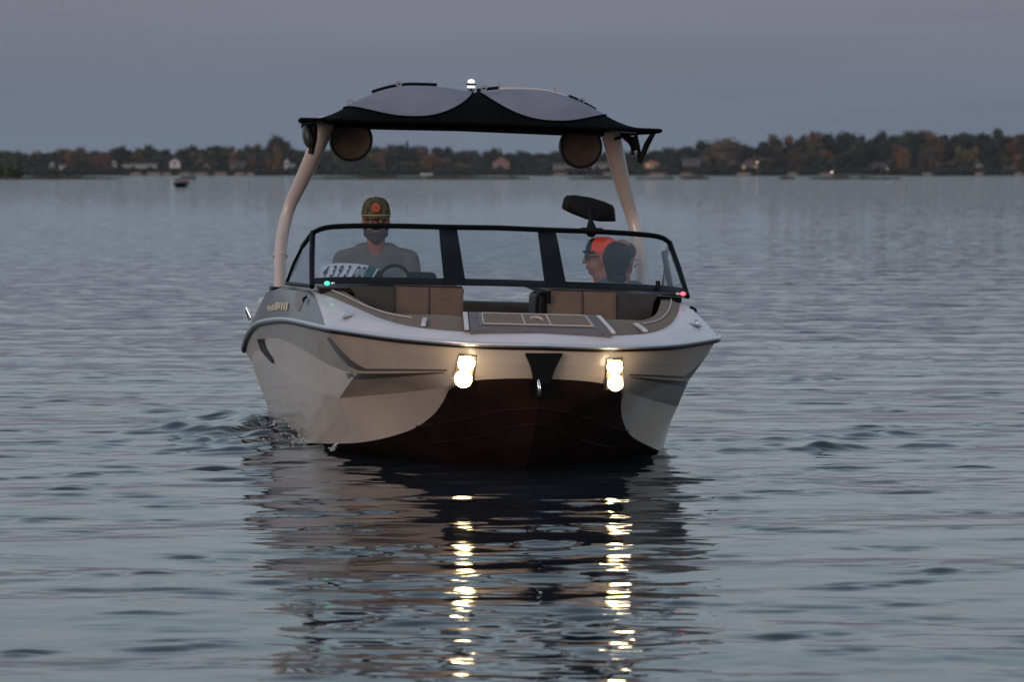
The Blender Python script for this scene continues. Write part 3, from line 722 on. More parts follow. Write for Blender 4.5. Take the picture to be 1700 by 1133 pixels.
def melt(name, bm, vox, m, parent, it=3):
    o = bm_obj('tmp', bm, m, None)
    r = o.modifiers.new('r', 'REMESH'); r.mode = 'VOXEL'; r.voxel_size = vox; r.use_smooth_shade = True
    s = o.modifiers.new('s', 'SMOOTH'); s.factor = .5; s.iterations = it
    bpy.context.view_layer.update(); dg = bpy.context.evaluated_depsgraph_get()
    me = bpy.data.meshes.new_from_object(o.evaluated_get(dg)); bpy.data.objects.remove(o)
    me.name = name; me.materials.clear(); me.materials.append(m); me.polygons.foreach_set('use_smooth', [True] * len(me.polygons))
    p = bpy.data.objects.new(name, me); C.objects.link(p); p.parent = parent; return p
def seated(name_label, loc, face, head_turn, hands, shirt, hatfn, beard=False, glasses=False, hair=None, lean=.0):
    P = thing('person', name_label, 'person', loc)
    P.rotation_euler = (0, 0, face)
    hx = Vector((0, .03 + lean, 0)); HR = Matrix.Rotation(head_turn, 3, 'Z'); hcn = Vector((0, .03 + lean, .75))
    def hd(p): return hcn + HR @ Vector(p)
    bm = bmesh.new()
    ell(bm, (0, 0, .11), (.165, .125, .12)); ell(bm, (0, .0, .27), (.145, .105, .16)); ell(bm, (0, lean * .7, .43), (.17, .115, .15)); 
    blob(bm, (-.14, lean, .535), (.14, lean, .535), .062, .062); blob(bm, (-.09, lean, .56), (.09, lean, .56), .05, .05); blob(bm, (0, lean, .52), hcn - Vector((0, .0, .09)), .062, .056)
    ell(bm, hcn + Vector((0, -.01, .035)), (.076, .096, .095), HR); ell(bm, hd((0, .022, -.045)), (.058, .068, .062), HR); ell(bm, hd((0, .055, -.085)), (.03, .025, .02), HR)
    blob(bm, hd((0, .092, .018)), hd((0, .106, -.022)), .008, .014); blob(bm, hd((-.035, .078, .03)), hd((.035, .078, .03)), .012, .012)
    blob(bm, hd((-.018, .088, -.052)), hd((.018, .088, -.052)), .009, .009)
    for s in (-1, 1):
        ell(bm, hd((s * .078, -.005, -.005)), (.010, .022, .034), HR)
        sh = Vector((s * .195, lean, .525)); el_ = sh + Vector((s * .05, .10, -.26)); wr = Vector(hands[0 if s < 0 else 1])
        blob(bm, sh, el_, .052, .040); blob(bm, el_, wr, .040, .026)
        dirn = (wr - el_).normalized(); sd_ = dirn.cross(Vector((0, 0, 1))).normalized(); pm = wr + dirn * .05
        blob(bm, wr, pm + dirn * .02, .026, .034)
        for k, (o_f, lf) in enumerate(((-.030, .062), (-.010, .072), (.011, .068), (.031, .052))):
            b0 = pm + dirn * .035 + sd_ * o_f; b1 = b0 + dirn * lf * .5 + Vector((0, 0, -.008)); b2 = b1 + dirn * lf * .25 + Vector((0, 0, -.028))
            blob(bm, b0, b1, .0095, .0085, 8); blob(bm, b1, b2, .0085, .0075, 8)
        t0 = wr + dirn * .03 - sd_ * .025 * s * -1; t1 = t0 + dirn * .03 + sd_ * .035 * s + Vector((0, 0, .0)); blob(bm, t0, t1, .012, .010, 8)
        hp_ = Vector((s * .09, .03, .09)); kn = Vector((s * .13, .46, .10)); an = Vector((s * .13, .44, -.30))
        blob(bm, hp_, kn, .085, .058); blob(bm, kn, an, .055, .036); blob(bm, an, an + Vector((0, .17, -.045)), .036, .028)
    melt('body', bm, .0065, M['skin'], P)
    bm = bmesh.new()
    ell(bm, (0, 0, .13), (.18, .14, .13)); ell(bm, (0, .0, .27), (.172, .128, .17)); ell(bm, (0, lean * .7, .43), (.192, .136, .135))
    blob(bm, (-.15, lean, .53), (.15, lean, .53), .072, .072); blob(bm, (-.08, lean, .570), (.08, lean, .570), .062, .062)
    for s in (-1, 1):
        sh = Vector((s * .195, lean, .52)); el_ = sh + Vector((s * .05, .10, -.26)); blob(bm, sh, sh.lerp(el_, .72), .070, .060)
    melt('shirt', bm, .011, shirt, P, 4)
    bm = bmesh.new(); ell(bm, (0, 0, .10), (.185, .145, .125))
    for s in (-1, 1): blob(bm, (s * .09, .03, .09), (s * .125, .40, .10), .098, .078)
    melt('shorts', bm, .013, M['shorts'], P, 3)
    if beard:
        bm = bmesh.new()
        ell(bm, hd((0, .030, -.068)), (.064, .070, .050), HR); ell(bm, hd((0, .070, -.095)), (.040, .030, .035), HR)
        for s in (-1, 1): blob(bm, hd((s * .068, .0, -.005)), hd((s * .055, .04, -.07)), .013, .02)
        blob(bm, hd((-.022, .092, -.036)), hd((.022, .092, -.036)), .008, .008)
        melt('beard', bm, .006, M['beard'], P, 2)
    for s in (-1, 1):
        bm = bmesh.new(); ell(bm, hd((s * .030, .079, .012)), (.012, .012, .010), HR); bm_obj('eye', bm, M['eye'], P, True)
    if glasses:
        bm = bmesh.new()
        for s in (-1, 1):
            ell(bm, hd((s * .034, .098, .010)), (.030, .007, .021), HR); blob(bm, hd((s * .060, .092, .016)), hd((s * .080, -.01, .012)), .004, .004, 6)
        blob(bm, hd((-.02, .102, .014)), hd((.02, .102, .014)), .004, .004, 6)
        bm_obj('sunglasses', bm, M['darkglass'], P, True)
    if hair:
        bm = bmesh.new()
        for (c, s) in hair: ell(bm, hd(c), s, HR)
        melt('hair', bm, .007, M['hair'], P, 2)
    hatfn(P, hd, HR)
    return P
def dome(hd, sx, sy, sz, zc, n=24, yc=-.008, flat=.55):
    rings = []
    for k, t in enumerate(np.linspace(0, math.pi / 2, 9)):
        r = math.cos(t) ** flat; rings.append([hd((sx * r * math.cos(a), yc + sy * r * math.sin(a), zc + sz * math.sin(t))) for a in np.linspace(0, 2 * math.pi, n + 1)])
    return rings
def camo_cap(P, hd, HR):
    bm = bmesh.new(); add_grid(bm, dome(hd, .089, .104, .118, .038)); add_grid(bm, dome(hd, .084, .099, .112, .036)); bmesh.ops.remove_doubles(bm, verts=bm.verts, dist=1e-5)
    cap = bm_obj('cap', bm, M['camo'], P, True)
    rw = []
    for t in (0, .5, 1):
        rw.append([hd((.084 * math.cos(a) * (1 - .02 * t), .012 + (.082 + .068 * t) * math.sin(a) ** (.8 if t else 1), .040 - .006 * t - .012 * abs(math.cos(a)) * t)) for a in np.linspace(.12, math.pi - .12, 17)])
    slab('cap_brim', rw, .005, M['camo'], cap)
    tube('cap_rope', [hd((.0865 * math.cos(a), -.006 + .1015 * math.sin(a), .046)) for a in np.linspace(.1, math.pi - .1, 17)], .0045, M['rope'], cap, 6)
    bm = bmesh.new(); r0 = None
    ctr = hd((0, .098, .092)); out_ = HR @ Vector((0, 1, .28)).normalized(); xx = HR @ Vector((1, 0, 0)); zz = out_.cross(xx) * -1
    pts = [bm.verts.new(ctr + out_ * .004 + (xx * math.cos(a) + zz * math.sin(a)) * .027 * (1 + .10 * math.sin(8 * a))) for a in np.linspace(0, 2 * math.pi, 33)[:-1]]
    bm.faces.new(pts); r = bmesh.ops.extrude_face_region(bm, geom=list(bm.faces)); bmesh.ops.translate(bm, vec=-out_ * .012, verts=[v for v in r['geom'] if isinstance(v, bmesh.types.BMVert)])
    bm_obj('cap_patch', bm, M['patch'], cap)
    bm = bmesh.new(); add_tube(bm, [ctr + out_ * .005 + (xx * math.cos(a) + zz * math.sin(a)) * .013 for a in np.linspace(0, 2 * math.pi, 17)], .003, 6); bm_obj('patch_ring', bm, M['copper'], cap)
    blobm = bmesh.new(); ell(blobm, hd((0, -.008, .156)), (.009, .009, .005)); bm_obj('cap_button', blobm, M['camo'], cap, True)
def orange_cap(P, hd, HR):
    bm = bmesh.new(); add_grid(bm, dome(hd, .088, .106, .098, .036)); add_grid(bm, dome(hd, .084, .101, .093, .034)); bmesh.ops.remove_doubles(bm, verts=bm.verts, dist=1e-5)
    cap = bm_obj('cap', bm, M['orange'], P, True)
    bm = bmesh.new(); g_ = dome(hd, .0895, .1075, .0995, .036); g_ = [r[3:10] for r in g_[:7]]; add_grid(bm, g_); bm_obj('cap_front', bm, M['black'], cap, True)
    rw = []
    for t in (0, .5, 1): rw.append([hd((.08 * math.cos(a), .02 + (.085 + .012 * t) * math.sin(a), .036 + .012 * t)) for a in np.linspace(.2, math.pi - .2, 15)])
    slab('cap_brim', rw, .005, M['black'], cap)
def no_hat(P, hd, HR):
    tube('glasses_arm', [hd((.084, .09, .0)), hd((.086, .0, .008)), hd((.084, -.02, .0))], .003, M['gauge'], P, 6)
def at_boat(v, u, z): return BO + BM @ Vector((v, u, z))
seated('bearded person in a camouflage cap and grey t-shirt sitting behind the left windshield pane', at_boat(-.60, 3.45, .525), math.pi + .02, 0.0, [(-.15, .40, .40), (.15, .40, .40)], M['tee'], camo_cap, beard=True)
seated('person in a bright orange cap facing left behind the right windshield pane', at_boat(.87, 3.85, .34), R(92), 0.0, [(-.12, .38, .2), (.12, .38, .2)], M['bluetee'], orange_cap, glasses=True)
seated('dark haired person turned away, nearest the camera behind the right windshield pane', at_boat(.885, 3.2, .340), R(24), R(-58), [(-.12, .38, .2), (.12, .38, .2)], M['bluetee'], no_hat,
       hair=[((0, -.02, .036), (.093, .104, .086)), ((0, .016, .056), (.086, .088, .066)), ((.0, -.055, -.04), (.074, .056, .070)), ((0, -.06, .02), (.086, .070, .078)), ((0, -.05, -.10), (.066, .05, .05))])

# ------------------------------------------------------------------ water
def water_height(X, Y):
    Z = np.zeros_like(X); r = np.random.default_rng(11)
    # slowly varying patches of livelier water
    pt = np.zeros_like(X)
    for _ in range(14):
        kx, ky = r.normal(0, .55), r.normal(0, .55); pt += np.sin(kx * X + ky * Y + r.uniform(0, 6.28))
    pt = 1 / (1 + np.exp(-pt * .9 + .6))
    near = 1 / (1 + np.exp((Y - 20.5) / 1.6))
    fade = np.clip(26 / Y, 0, 1) ** 1.0
    def waves(n, l0, l1, slope, spread, seed):
        q = np.random.default_rng(seed); o = np.zeros_like(X)
        for i in range(n):
            lam = l0 * (l1 / l0) ** q.uniform(); k = 2 * math.pi / lam; th = q.normal(0, spread) + math.pi / 2 * 1.0
            o += (slope / k) * math.sqrt(2. / n) * np.sin(k * (math.cos(th) * X + math.sin(th) * Y) + q.uniform(0, 6.28))
        return o
    Z += waves(26, .9, 2.8, .012, .30, 1)
    Z += waves(40, .30, .9, .0135, .50, 2) * (.6 + .6 * pt) * fade * np.clip((85 - Y) / 40, 0, 1)
    Z += waves(60, .085, .30, .034, .85, 3) * (.3 + .9 * pt) * np.clip(24 / Y, 0, 1) * np.clip((52 - Y) / 22, 0, 1) * (.5 + .5 * near)
    # sparse steeper wavelets: the dark lens-shaped streaks
    s = waves(34, .12, .24, 1.0, .24, 5)
    for sd_, fa_, fb_, cut_, amp_ in ((21, 3.4, 7.0, .85, .125), (33, 6.5, 11.0, .70, .155)):
        env = np.zeros_like(X); q = np.random.default_rng(sd_)
        for _ in range(30):
            a = q.normal(0, fa_); b = q.normal(0, fb_); env += np.sin(a * X + b * Y + q.uniform(0, 6.28))
        Z += s * np.clip(env / math.sqrt(15) - cut_, 0, 1.2) * amp_ * fade ** .5 * np.clip((60 - Y) / 25, 0, 1)
        s = waves(34, .10, .20, 1.0, .30, 6)
    # wash along the hull, both sides
    u = (-(X - BO.x) * math.sin(TH) + (Y - BO.y) * math.cos(TH)); v = ((X - BO.x) * math.cos(TH) + (Y - BO.y) * math.sin(TH))
    m = np.exp(-((np.clip(-v - 1.0, 0, None)) / .42) ** 2) * (v < -.6) * np.clip((u - 1.7) / .8, 0, 1) * np.exp(-((u - 3.6) / 2.3) ** 2)
    Z += m * waves(46, .09, .55, 1.0, 1.5, 7) * .34
    m2 = np.exp(-((np.clip(v - 1.0, 0, None)) / .18) ** 2) * (v > .6) * np.clip((u - 1.4) / .5, 0, 1) * np.exp(-((u - 2.3) / 1.6) ** 2)
    Z += m2 * waves(30, .08, .35, 1.0, 1.5, 8) * .14
    # small bow waves leaving the hull
    for (x0, y0, x1, y1, h_, w0) in ((-1.3, 25.2, -2.2, 25.9, .055, .15), (-1.2, 23.7, -2.6, 24.3, .022, .10), (1.1, 23.7, 2.5, 24.3, .040, .07), (1.2, 24.6, 2.6, 25.6, .026, .09), (-1.5, 26.6, -2.4, 28.2, .045, .18), (-1.3, 24.5, -1.9, 24.8, .035, .11)):
        dx, dy = x1 - x0, y1 - y0; Ln = math.hypot(dx, dy); t = ((X - x0) * dx + (Y - y0) * dy) / Ln ** 2; d = ((X - x0) * dy - (Y - y0) * dx) / Ln
        e = np.clip(t * 5, 0, 1) * np.clip((1.25 - t) * 2.2, 0, 1) * (.7 + .3 * np.sin(t * 23) * np.sin(t * 9 + 1))
        Z += h_ * np.exp(-(d / w0) ** 2) * e * (1 + .5 * np.sin(9 * X + 2 * Y))
    return Z
def axis(core0, core1, step, far, grow, sym=False):
    a = list(np.arange(core0, core1, step)); s = step; x = a[-1]
    while x < far: s *= grow; x += s; a.append(x)
    return a
ya = axis(9.0, 33.0, .0225, 5200, 1.0125); yb = []; s = .1; y = 9.0
while y > -60: s *= 1.25; y -= s; yb.append(y)
Yg = np.array(yb[::-1] + ya)
xp = axis(0, 3.6, .03, 4200, 1.055); Xg = np.array([-x for x in xp[1:]][::-1] + xp)
XX, YY = np.meshgrid(Xg, Yg)
ZZ = water_height(XX, YY)
ZZ *= np.clip((90 - YY) / 50, 0, 1) * np.clip((14 - np.abs(XX)) / 8, 0, 1)
co = np.stack([XX, YY, ZZ], -1).reshape(-1, 3).astype(np.float32)
ny, nx = XX.shape
idx = np.arange(ny * nx).reshape(ny, nx)
fc = np.stack([idx[:-1, :-1], idx[:-1, 1:], idx[1:, 1:], idx[1:, :-1]], -1).reshape(-1, 4)
me = bpy.data.meshes.new('lake_water'); me.vertices.add(len(co)); me.vertices.foreach_set('co', co.ravel())
me.loops.add(fc.size); me.loops.foreach_set('vertex_index', fc.ravel().astype(np.int32))
me.polygons.add(len(fc)); me.polygons.foreach_set('loop_start', np.arange(0, fc.size, 4, dtype=np.int32)); me.polygons.foreach_set('loop_total', np.full(len(fc), 4, dtype=np.int32))
me.polygons.foreach_set('use_smooth', np.ones(len(fc), dtype=bool)); me.update(); me.validate()
lake = bpy.data.objects.new('lake_water', me); C.objects.link(lake); tag(lake, kind='structure')
wm = bpy.data.materials.new('lake_water'); wm.use_nodes = True; t = wm.node_tree; b = t.nodes['Principled BSDF']
b.inputs['Base Color'].default_value = (.017, .024, .033, 1); b.inputs['Roughness'].default_value = .035; b.inputs['IOR'].default_value = 1.333
geo = t.nodes.new('ShaderNodeNewGeometry'); mp_ = t.nodes.new('ShaderNodeMapping'); mp_.inputs['Scale'].default_value = (.6, 1.0, 1.0)
t.links.new(geo.outputs['Position'], mp_.inputs['Vector'])
n1 = t.nodes.new('ShaderNodeTexNoise'); n1.inputs['Scale'].default_value = 5.5; n1.inputs['Detail'].default_value = 3; t.links.new(mp_.outputs[0], n1.inputs['Vector'])
# broad bands of ruffled and calm water far out
mp2 = t.nodes.new('ShaderNodeMapping'); mp2.inputs['Scale'].default_value = (.0016, .018, 1.0); t.links.new(geo.outputs['Position'], mp2.inputs['Vector'])
n2 = t.nodes.new('ShaderNodeTexNoise'); n2.inputs['Scale'].default_value = 1.0; n2.inputs['Detail'].default_value = 4; t.links.new(mp2.outputs[0], n2.inputs['Vector'])
rr = t.nodes.new('ShaderNodeMapRange'); rr.inputs[1].default_value = .38; rr.inputs[2].default_value = .62; rr.inputs[3].default_value = .6; rr.inputs[4].default_value = 1.0; t.links.new(n2.outputs['Fac'], rr.inputs[0])
sy = t.nodes.new('ShaderNodeSeparateXYZ'); t.links.new(geo.outputs['Position'], sy.inputs[0])
fa = t.nodes.new('ShaderNodeMapRange'); fa.inputs[1].default_value = 26; fa.inputs[2].default_value = 90; fa.inputs[3].default_value = .04; fa.inputs[4].default_value = 1.0; t.links.new(sy.outputs[1], fa.inputs[0])
fm = t.nodes.new('ShaderNodeMath'); fm.operation = 'MULTIPLY'; t.links.new(fa.outputs[0], fm.inputs[0]); t.links.new(rr.outputs[0], fm.inputs[1])
ofs = t.nodes.new('ShaderNodeVectorMath'); ofs.operation = 'SUBTRACT'; ofs.inputs[1].default_value = (.5, .5, .5); t.links.new(n1.outputs['Color'], ofs.inputs[0])
am = t.nodes.new('ShaderNodeVectorMath'); am.operation = 'MULTIPLY'; am.inputs[1].default_value = (.40, .88, 0); t.links.new(ofs.outputs[0], am.inputs[0])
sl = t.nodes.new('ShaderNodeVectorMath'); sl.operation = 'SCALE'; t.links.new(am.outputs[0], sl.inputs[0]); t.links.new(fm.outputs[0], sl.inputs['Scale'])
ad = t.nodes.new('ShaderNodeVectorMath'); ad.operation = 'ADD'; t.links.new(geo.outputs['Normal'], ad.inputs[0]); t.links.new(sl.outputs[0], ad.inputs[1])
nm = t.nodes.new('ShaderNodeVectorMath'); nm.operation = 'NORMALIZE'; t.links.new(ad.outputs[0], nm.inputs[0]); t.links.new(nm.outputs[0], b.inputs['Normal'])
me.materials.append(wm)
# spray and broken water beside the starboard quarter
bm = bmesh.new()
for _ in range(60):
    u_ = random.uniform(2.2, 4.6); v_ = -(1.07 + abs(random.gauss(0, .13))); p = at_boat(v_, u_, 0); p.z = random.uniform(.0, .13) * random.random()
    bmesh.ops.create_icosphere(bm, subdivisions=1, radius=random.uniform(.003, .007), matrix=Matrix.Translation(p))
for _ in range(22):
    q = random.random(); p = at_boat(-.98 + .05 * q, 1.75 + .1 * q, 0); p.z = .02 + .045 * q; p += Vector((random.gauss(0, .008), random.gauss(0, .01), random.gauss(0, .005)))
    bmesh.ops.create_icosphere(bm, subdivisions=1, radius=random.uniform(.003, .007), matrix=Matrix.Translation(p))
sp_o = bm_obj('spray', bm, mat('spray', (.7, .7, .72), .15), None, True); tag(sp_o, 'small drops of spray thrown up beside the hull of the tan boat', 'spray', kind='stuff')

# ------------------------------------------------------------------ far shore
def X_at(px, Y): return (px - 850) / F * Y
def Z_at(py, Y): return H + (286 - py) / F * Y
SH = 2000.0
sky_line = [(-400,238),(-150,245),(0,249),(20,243),(40,250),(75,253),(85,245),(120,243),(150,247),(170,246),(190,242),(215,242),(245,243),(262,241),(285,250),(300,243),(320,236),(350,236),(370,235),(390,238),(410,233),(440,232),(455,227),(470,228),(480,236),(500,242),(520,244),(560,242),(600,240),(640,240),(676,236),(700,240),(730,240),(760,247),(800,246),(831,245),(860,250),(910,250),(940,254),(970,251),(1000,250),(1040,250),(1080,248),(1105,246),(1130,241),(1150,243),(1175,233),(1200,226),(1220,228),(1245,240),(1258,238),(1270,228),(1300,219),(1320,222),(1345,214),(1370,218),(1395,214),(1420,218),(1450,217),(1480,218),(1510,217),(1540,215),(1570,218),(1600,216),(1640,217),(1660,212),(1680,219),(1700,218),(1850,222),(2100,230)]
def skyl(px):
    for (a, ya_), (b, yb_) in zip(sky_line[:-1], sky_line[1:]):
        if px <= b: return ya_ + (yb_ - ya_) * (px - a) / (b - a)
    return sky_line[-1][1]
M['ground'] = mat('shore_ground', (.04, .045, .028), .95, noise=.3, scale=.02)
M['reed'] = mat('reeds', (.045, .046, .030), .95, noise=.3, scale=.4)
# the land behind the shoreline, rising to the right
def land_z(px, d):
    hill = 1 / (1 + math.exp(-(px - 1240) / 35))
    return .5 + min(1, d / 60) * (1.5 + 5.5 * hill)
bm = bmesh.new(); rws = []
for d in (-2, 0, 8, 25, 60, 120, 400, 3300):
    rws.append([Vector((X_at(px, SH) + 3 * math.sin(px * .05), SH + d + 3 * math.sin(px * .021), -1.0 if d < 0 else (land_z(px, d) if d > 0 else .15))) for px in range(-3200, 4900, 20)])
add_grid(bm, rws); land = bm_obj('far_shore_land', bm, M['ground'], None, True, 60); tag(land, kind='structure')

crown_m = bpy.data.materials.new('foliage'); crown_m.use_nodes = True; t = crown_m.node_tree; b = t.nodes['Principled BSDF']; b.inputs['Roughness'].default_value = .9; b.inputs['Specular IOR Level'].default_value = .1
oi = t.nodes.new('ShaderNodeObjectInfo'); nz = t.nodes.new('ShaderNodeTexNoise'); nz.inputs['Scale'].default_value = .45; nz.inputs['Detail'].default_value = 3
tx = t.nodes.new('ShaderNodeTexCoord'); t.links.new(tx.outputs['Object'], nz.inputs['Vector'])
mr = t.nodes.new('ShaderNodeMapRange'); mr.inputs[1].default_value = .3; mr.inputs[2].default_value = .7; mr.inputs[3].default_value = .55; mr.inputs[4].default_value = 1.45; t.links.new(nz.outputs['Fac'], mr.inputs[0])
vm = t.nodes.new('ShaderNodeVectorMath'); vm.operation = 'SCALE'; t.links.new(oi.outputs['Color'], vm.inputs[0]); t.links.new(mr.outputs[0], vm.inputs['Scale']); t.links.new(vm.outputs[0], b.inputs['Base Color'])
bark = mat('bark', (.05, .04, .035), .9)
def crown_mesh(kind, seed):
    r = random.Random(seed); vs, fs = [], []
    lobes = []
    if kind == 'round':
        for _ in range(12):
            a = r.uniform(0, 6.28); z = r.uniform(.16, .82); d = r.uniform(0, .34) * (1.15 - .6 * z); lobes.append((Vector((d * math.cos(a), d * math.sin(a), z)), r.uniform(.15, .25)))
        lobes.append((Vector((0, 0, .42)), .34))
    elif kind == 'cone':
        for i in range(9): z = .15 + .095 * i; lobes.append((Vector((0, 0, z)), max(.04, .24 * (1 - (z - .1) / .92))))
    else:
        for _ in range(8):
            a = r.uniform(0, 6.28); d = r.uniform(.05, .34); lobes.append((Vector((d * math.cos(a), d * math.sin(a), r.uniform(.12, .62))), r.uniform(.18, .30)))
    for c, rad in lobes:
        b0 = len(vs); bmt = bmesh.new(); bmesh.ops.create_icosphere(bmt, subdivisions=1, radius=rad * .72)
        for v in bmt.verts: vs.append(c + v.co * r.uniform(.8, 1.1))
        for f in bmt.faces: fs.append([b0 + v.index for v in f.verts])
        bmt.free()
        for _ in range(46):
            d = Vector((r.gauss(0, 1), r.gauss(0, 1), r.gauss(0, 1))).normalized(); p = c + d * rad * r.uniform(.72, 1.12); n = (d + Vector((r.gauss(0, .5), r.gauss(0, .5), r.gauss(0, .5)))).normalized()
            x = n.orthogonal().normalized(); y = n.cross(x); an = r.uniform(0, 3.14); x, y = x * math.cos(an) + y * math.sin(an), y * math.cos(an) - x * math.sin(an); sz = r.uniform(.022, .045)
            b0 = len(vs); vs += [p - x * sz, p - y * sz * .7, p + x * sz, p + y * sz * .7]; fs.append((b0, b0 + 1, b0 + 2, b0 + 3))
    me = bpy.data.meshes.new('crown'); me.from_pydata([tuple(v) for v in vs], [], fs); me.update(); me.materials.append(crown_m); return me
CR = {'round': [crown_mesh('round', i) for i in range(5)], 'cone': [crown_mesh('cone', 50 + i) for i in range(2)], 'bushy': [crown_mesh('bushy', 80 + i) for i in range(3)]}
bm = bmesh.new(); add_tube(bm, [(0, 0, -.05), (.01, 0, .3), (.0, .01, .55)], [.022, .016, .008], 6); add_tube(bm, [(.005, 0, .26), (.1, .03, .48)], [.009, .004], 5); add_tube(bm, [(0, 0, .3), (-.1, -.03, .52)], [.009, .004], 5)
TR = bpy.data.meshes.new('trunk'); bm.to_mesh(TR); bm.free(); TR.materials.append(bark)
PAL = {'dark green': (.036, .044, .034), 'blackish green': (.026, .031, .030), 'olive': (.062, .062, .034), 'brown': (.080, .058, .042), 'orange': (.145, .078, .042), 'rust red': (.115, .055, .046), 'yellow ochre': (.125, .092, .038), 'tawny': (.125, .092, .074)}
MARKS = [(22, 'by the far left reeds'), (95, 'by the small grey house'), (215, 'behind the long white building'), (292, 'above the white gabled house'), (343, 'behind the tall pinkish house'), (395, 'above the dark brown house'), (450, 'just left of the left tower leg'), (510, 'behind the left tower leg'), (585, 'under the left tower speaker'), (644, 'behind the small orange shed'), (700, 'behind the two white skiffs'), (770, 'seen midway between tower legs'), (833, 'behind the pink roofed house'), (900, 'left of the right speaker'), (960, 'under the right tower speaker'), (1035, 'behind the right tower leg'), (1090, 'behind the amber lit house'), (1140, 'right of the amber lit house'), (1195, 'in the tall tawny clump'), (1243, 'above the lit porch house'), (1300, 'at the left end of the hill'), (1380, 'hillside above the dock lamp'), (1460, 'hillside above the pink lakeside house'), (1545, 'midway along the right hill'), (1625, 'above the pale boathouse'), (1690, 'at the right end of the hill')]
def mark(px): return min(MARKS, key=lambda q: abs(q[0] - px))[1]
ROWN = ['front row', 'middle row', 'back row']
TREES = []
def tree(px, Y, top_py, kind, colname, rowname, width=None, colv=None, base=None):
    x = X_at(px, Y); zt = Z_at(top_py, Y); zb = base if base is not None else land_z(px, max(1, Y - SH)); h = max(2.5, zt - zb) / .98
    T = thing('pine_tree' if kind == 'cone' else 'tree', f"{colname} {'conifer' if kind == 'cone' else 'tree'} in the {rowname}, {mark(px)}", 'tree', (x, Y, zb), 'trees along the far shore')
    TREES.append((px, T))
    wd = width or h * random.uniform(.9, 1.2); T.rotation_euler = (0, 0, random.uniform(0, 6.28))
    c_ = bpy.data.objects.new('crown', random.choice(CR[kind])); C.objects.link(c_); c_.parent = T; c_.scale = (wd, wd, h)
    col_ = colv or PAL[colname]; j = random.uniform(.85, 1.2); c_.color = (col_[0] * j, col_[1] * j * random.uniform(.92, 1.08), col_[2] * j, 1)
    t_ = bpy.data.objects.new('trunk', TR); C.objects.link(t_); t_.parent = T; t_.scale = (h, h, h)
    return T
def pick(px, row):
    ws_ = {'dark green': 5, 'blackish green': 5, 'olive': 3, 'brown': 3, 'orange': .7, 'rust red': .7, 'yellow ochre': .4, 'tawny': .5}
    return random.choices(list(ws_), list(ws_.values()))[0]
px = -260.0
while px < 1960:      # back row makes the skyline
    tree(px, SH + random.uniform(70, 110), skyl(px) + random.uniform(-1, 2.5), 'round', pick(px, 2), ROWN[2], width=random.uniform(12, 19)); px += random.uniform(16, 27)
px = -250.0
while px < 1950:
    s_ = skyl(px); tree(px, SH + random.uniform(35, 55), s_ + (290 - s_) * random.uniform(.18, .42), 'round', pick(px, 1), ROWN[1], width=random.uniform(12, 17)); px += random.uniform(18, 29)
px = -255.0
HS = [(85,8),(104,8),(190,8),(205,8),(235,20),(292,14),(343,8),(394,16),(479,10),(643,8),(833,20),(935,22),(1000,22),(1082,18),(1145,18),(1243,22),(1460,16),(1597,8),(1625,10)]
while px < 1950:
    if not any(abs(px - a) < b + 5 for a, b in HS):
        s_ = skyl(px); tree(px, SH + random.uniform(14, 24), s_ + (290 - s_) * random.uniform(.42, .68), random.choice(['bushy', 'round']), pick(px, 0), ROWN[0], width=random.uniform(9, 14))
    px += random.uniform(16, 26)
# the thicket under and behind the trees, too dense to count
def thicket(Y, lo, hi, seed, label, cv):
    r = random.Random(seed); vs, fs = [], []; px = -300
    while px < 2000:
        if Y > SH + 30 or Y < SH + 10 or not any(abs(px - a) < b for a, b in HS):
            c = Vector((X_at(px, Y), Y + r.uniform(-2, 2), land_z(px, Y - SH))); h_ = r.uniform(lo, hi)
            for k in range(5):
                q = c + Vector((r.uniform(-1.5, 1.5), r.uniform(-1, 1), h_ * (k + .2) / 5)); rad = r.uniform(1.2, 2.0)
                b0 = len(vs); vs += [q + Vector(v) * rad * r.uniform(.8, 1.1) for v in ((1,0,0),(0,1,0),(-1,0,0),(0,-1,0),(0,0,1),(0,0,-1))]
                fs += [(b0 + i, b0 + j, b0 + k_) for i, j, k_ in ((0,1,4),(1,2,4),(2,3,4),(3,0,4),(1,0,5),(2,1,5),(3,2,5),(0,3,5))]
                for _ in range(14):
                    d = Vector((r.gauss(0, 1), r.gauss(0, 1), r.gauss(0, 1))).normalized(); p_ = q + d * rad * r.uniform(.8, 1.2); x = d.orthogonal().normalized(); y = d.cross(x); sz = r.uniform(.25, .5)
                    b0 = len(vs); vs += [p_ - x * sz, p_ - y * sz, p_ + x * sz, p_ + y * sz]; fs.append((b0, b0 + 1, b0 + 2, b0 + 3))
        px += r.uniform(4, 8)
    o = mesh_obj('thicket', vs, fs, crown_m); o.color = (*cv, 1); tag(o, label, 'undergrowth', kind='stuff')
thicket(SH + 62, 7, 10, 3, 'dark undergrowth filling the wood behind the shoreline houses', (.030, .032, .028))
thicket(SH + 3, 1.2, 3.2, 9, 'scrub along the waterline of the far shore', (.034, .036, .028))
thicket(SH + 26, 3, 6, 4, 'low bushes along the foot of the far shore trees', (.040, .040, .032))
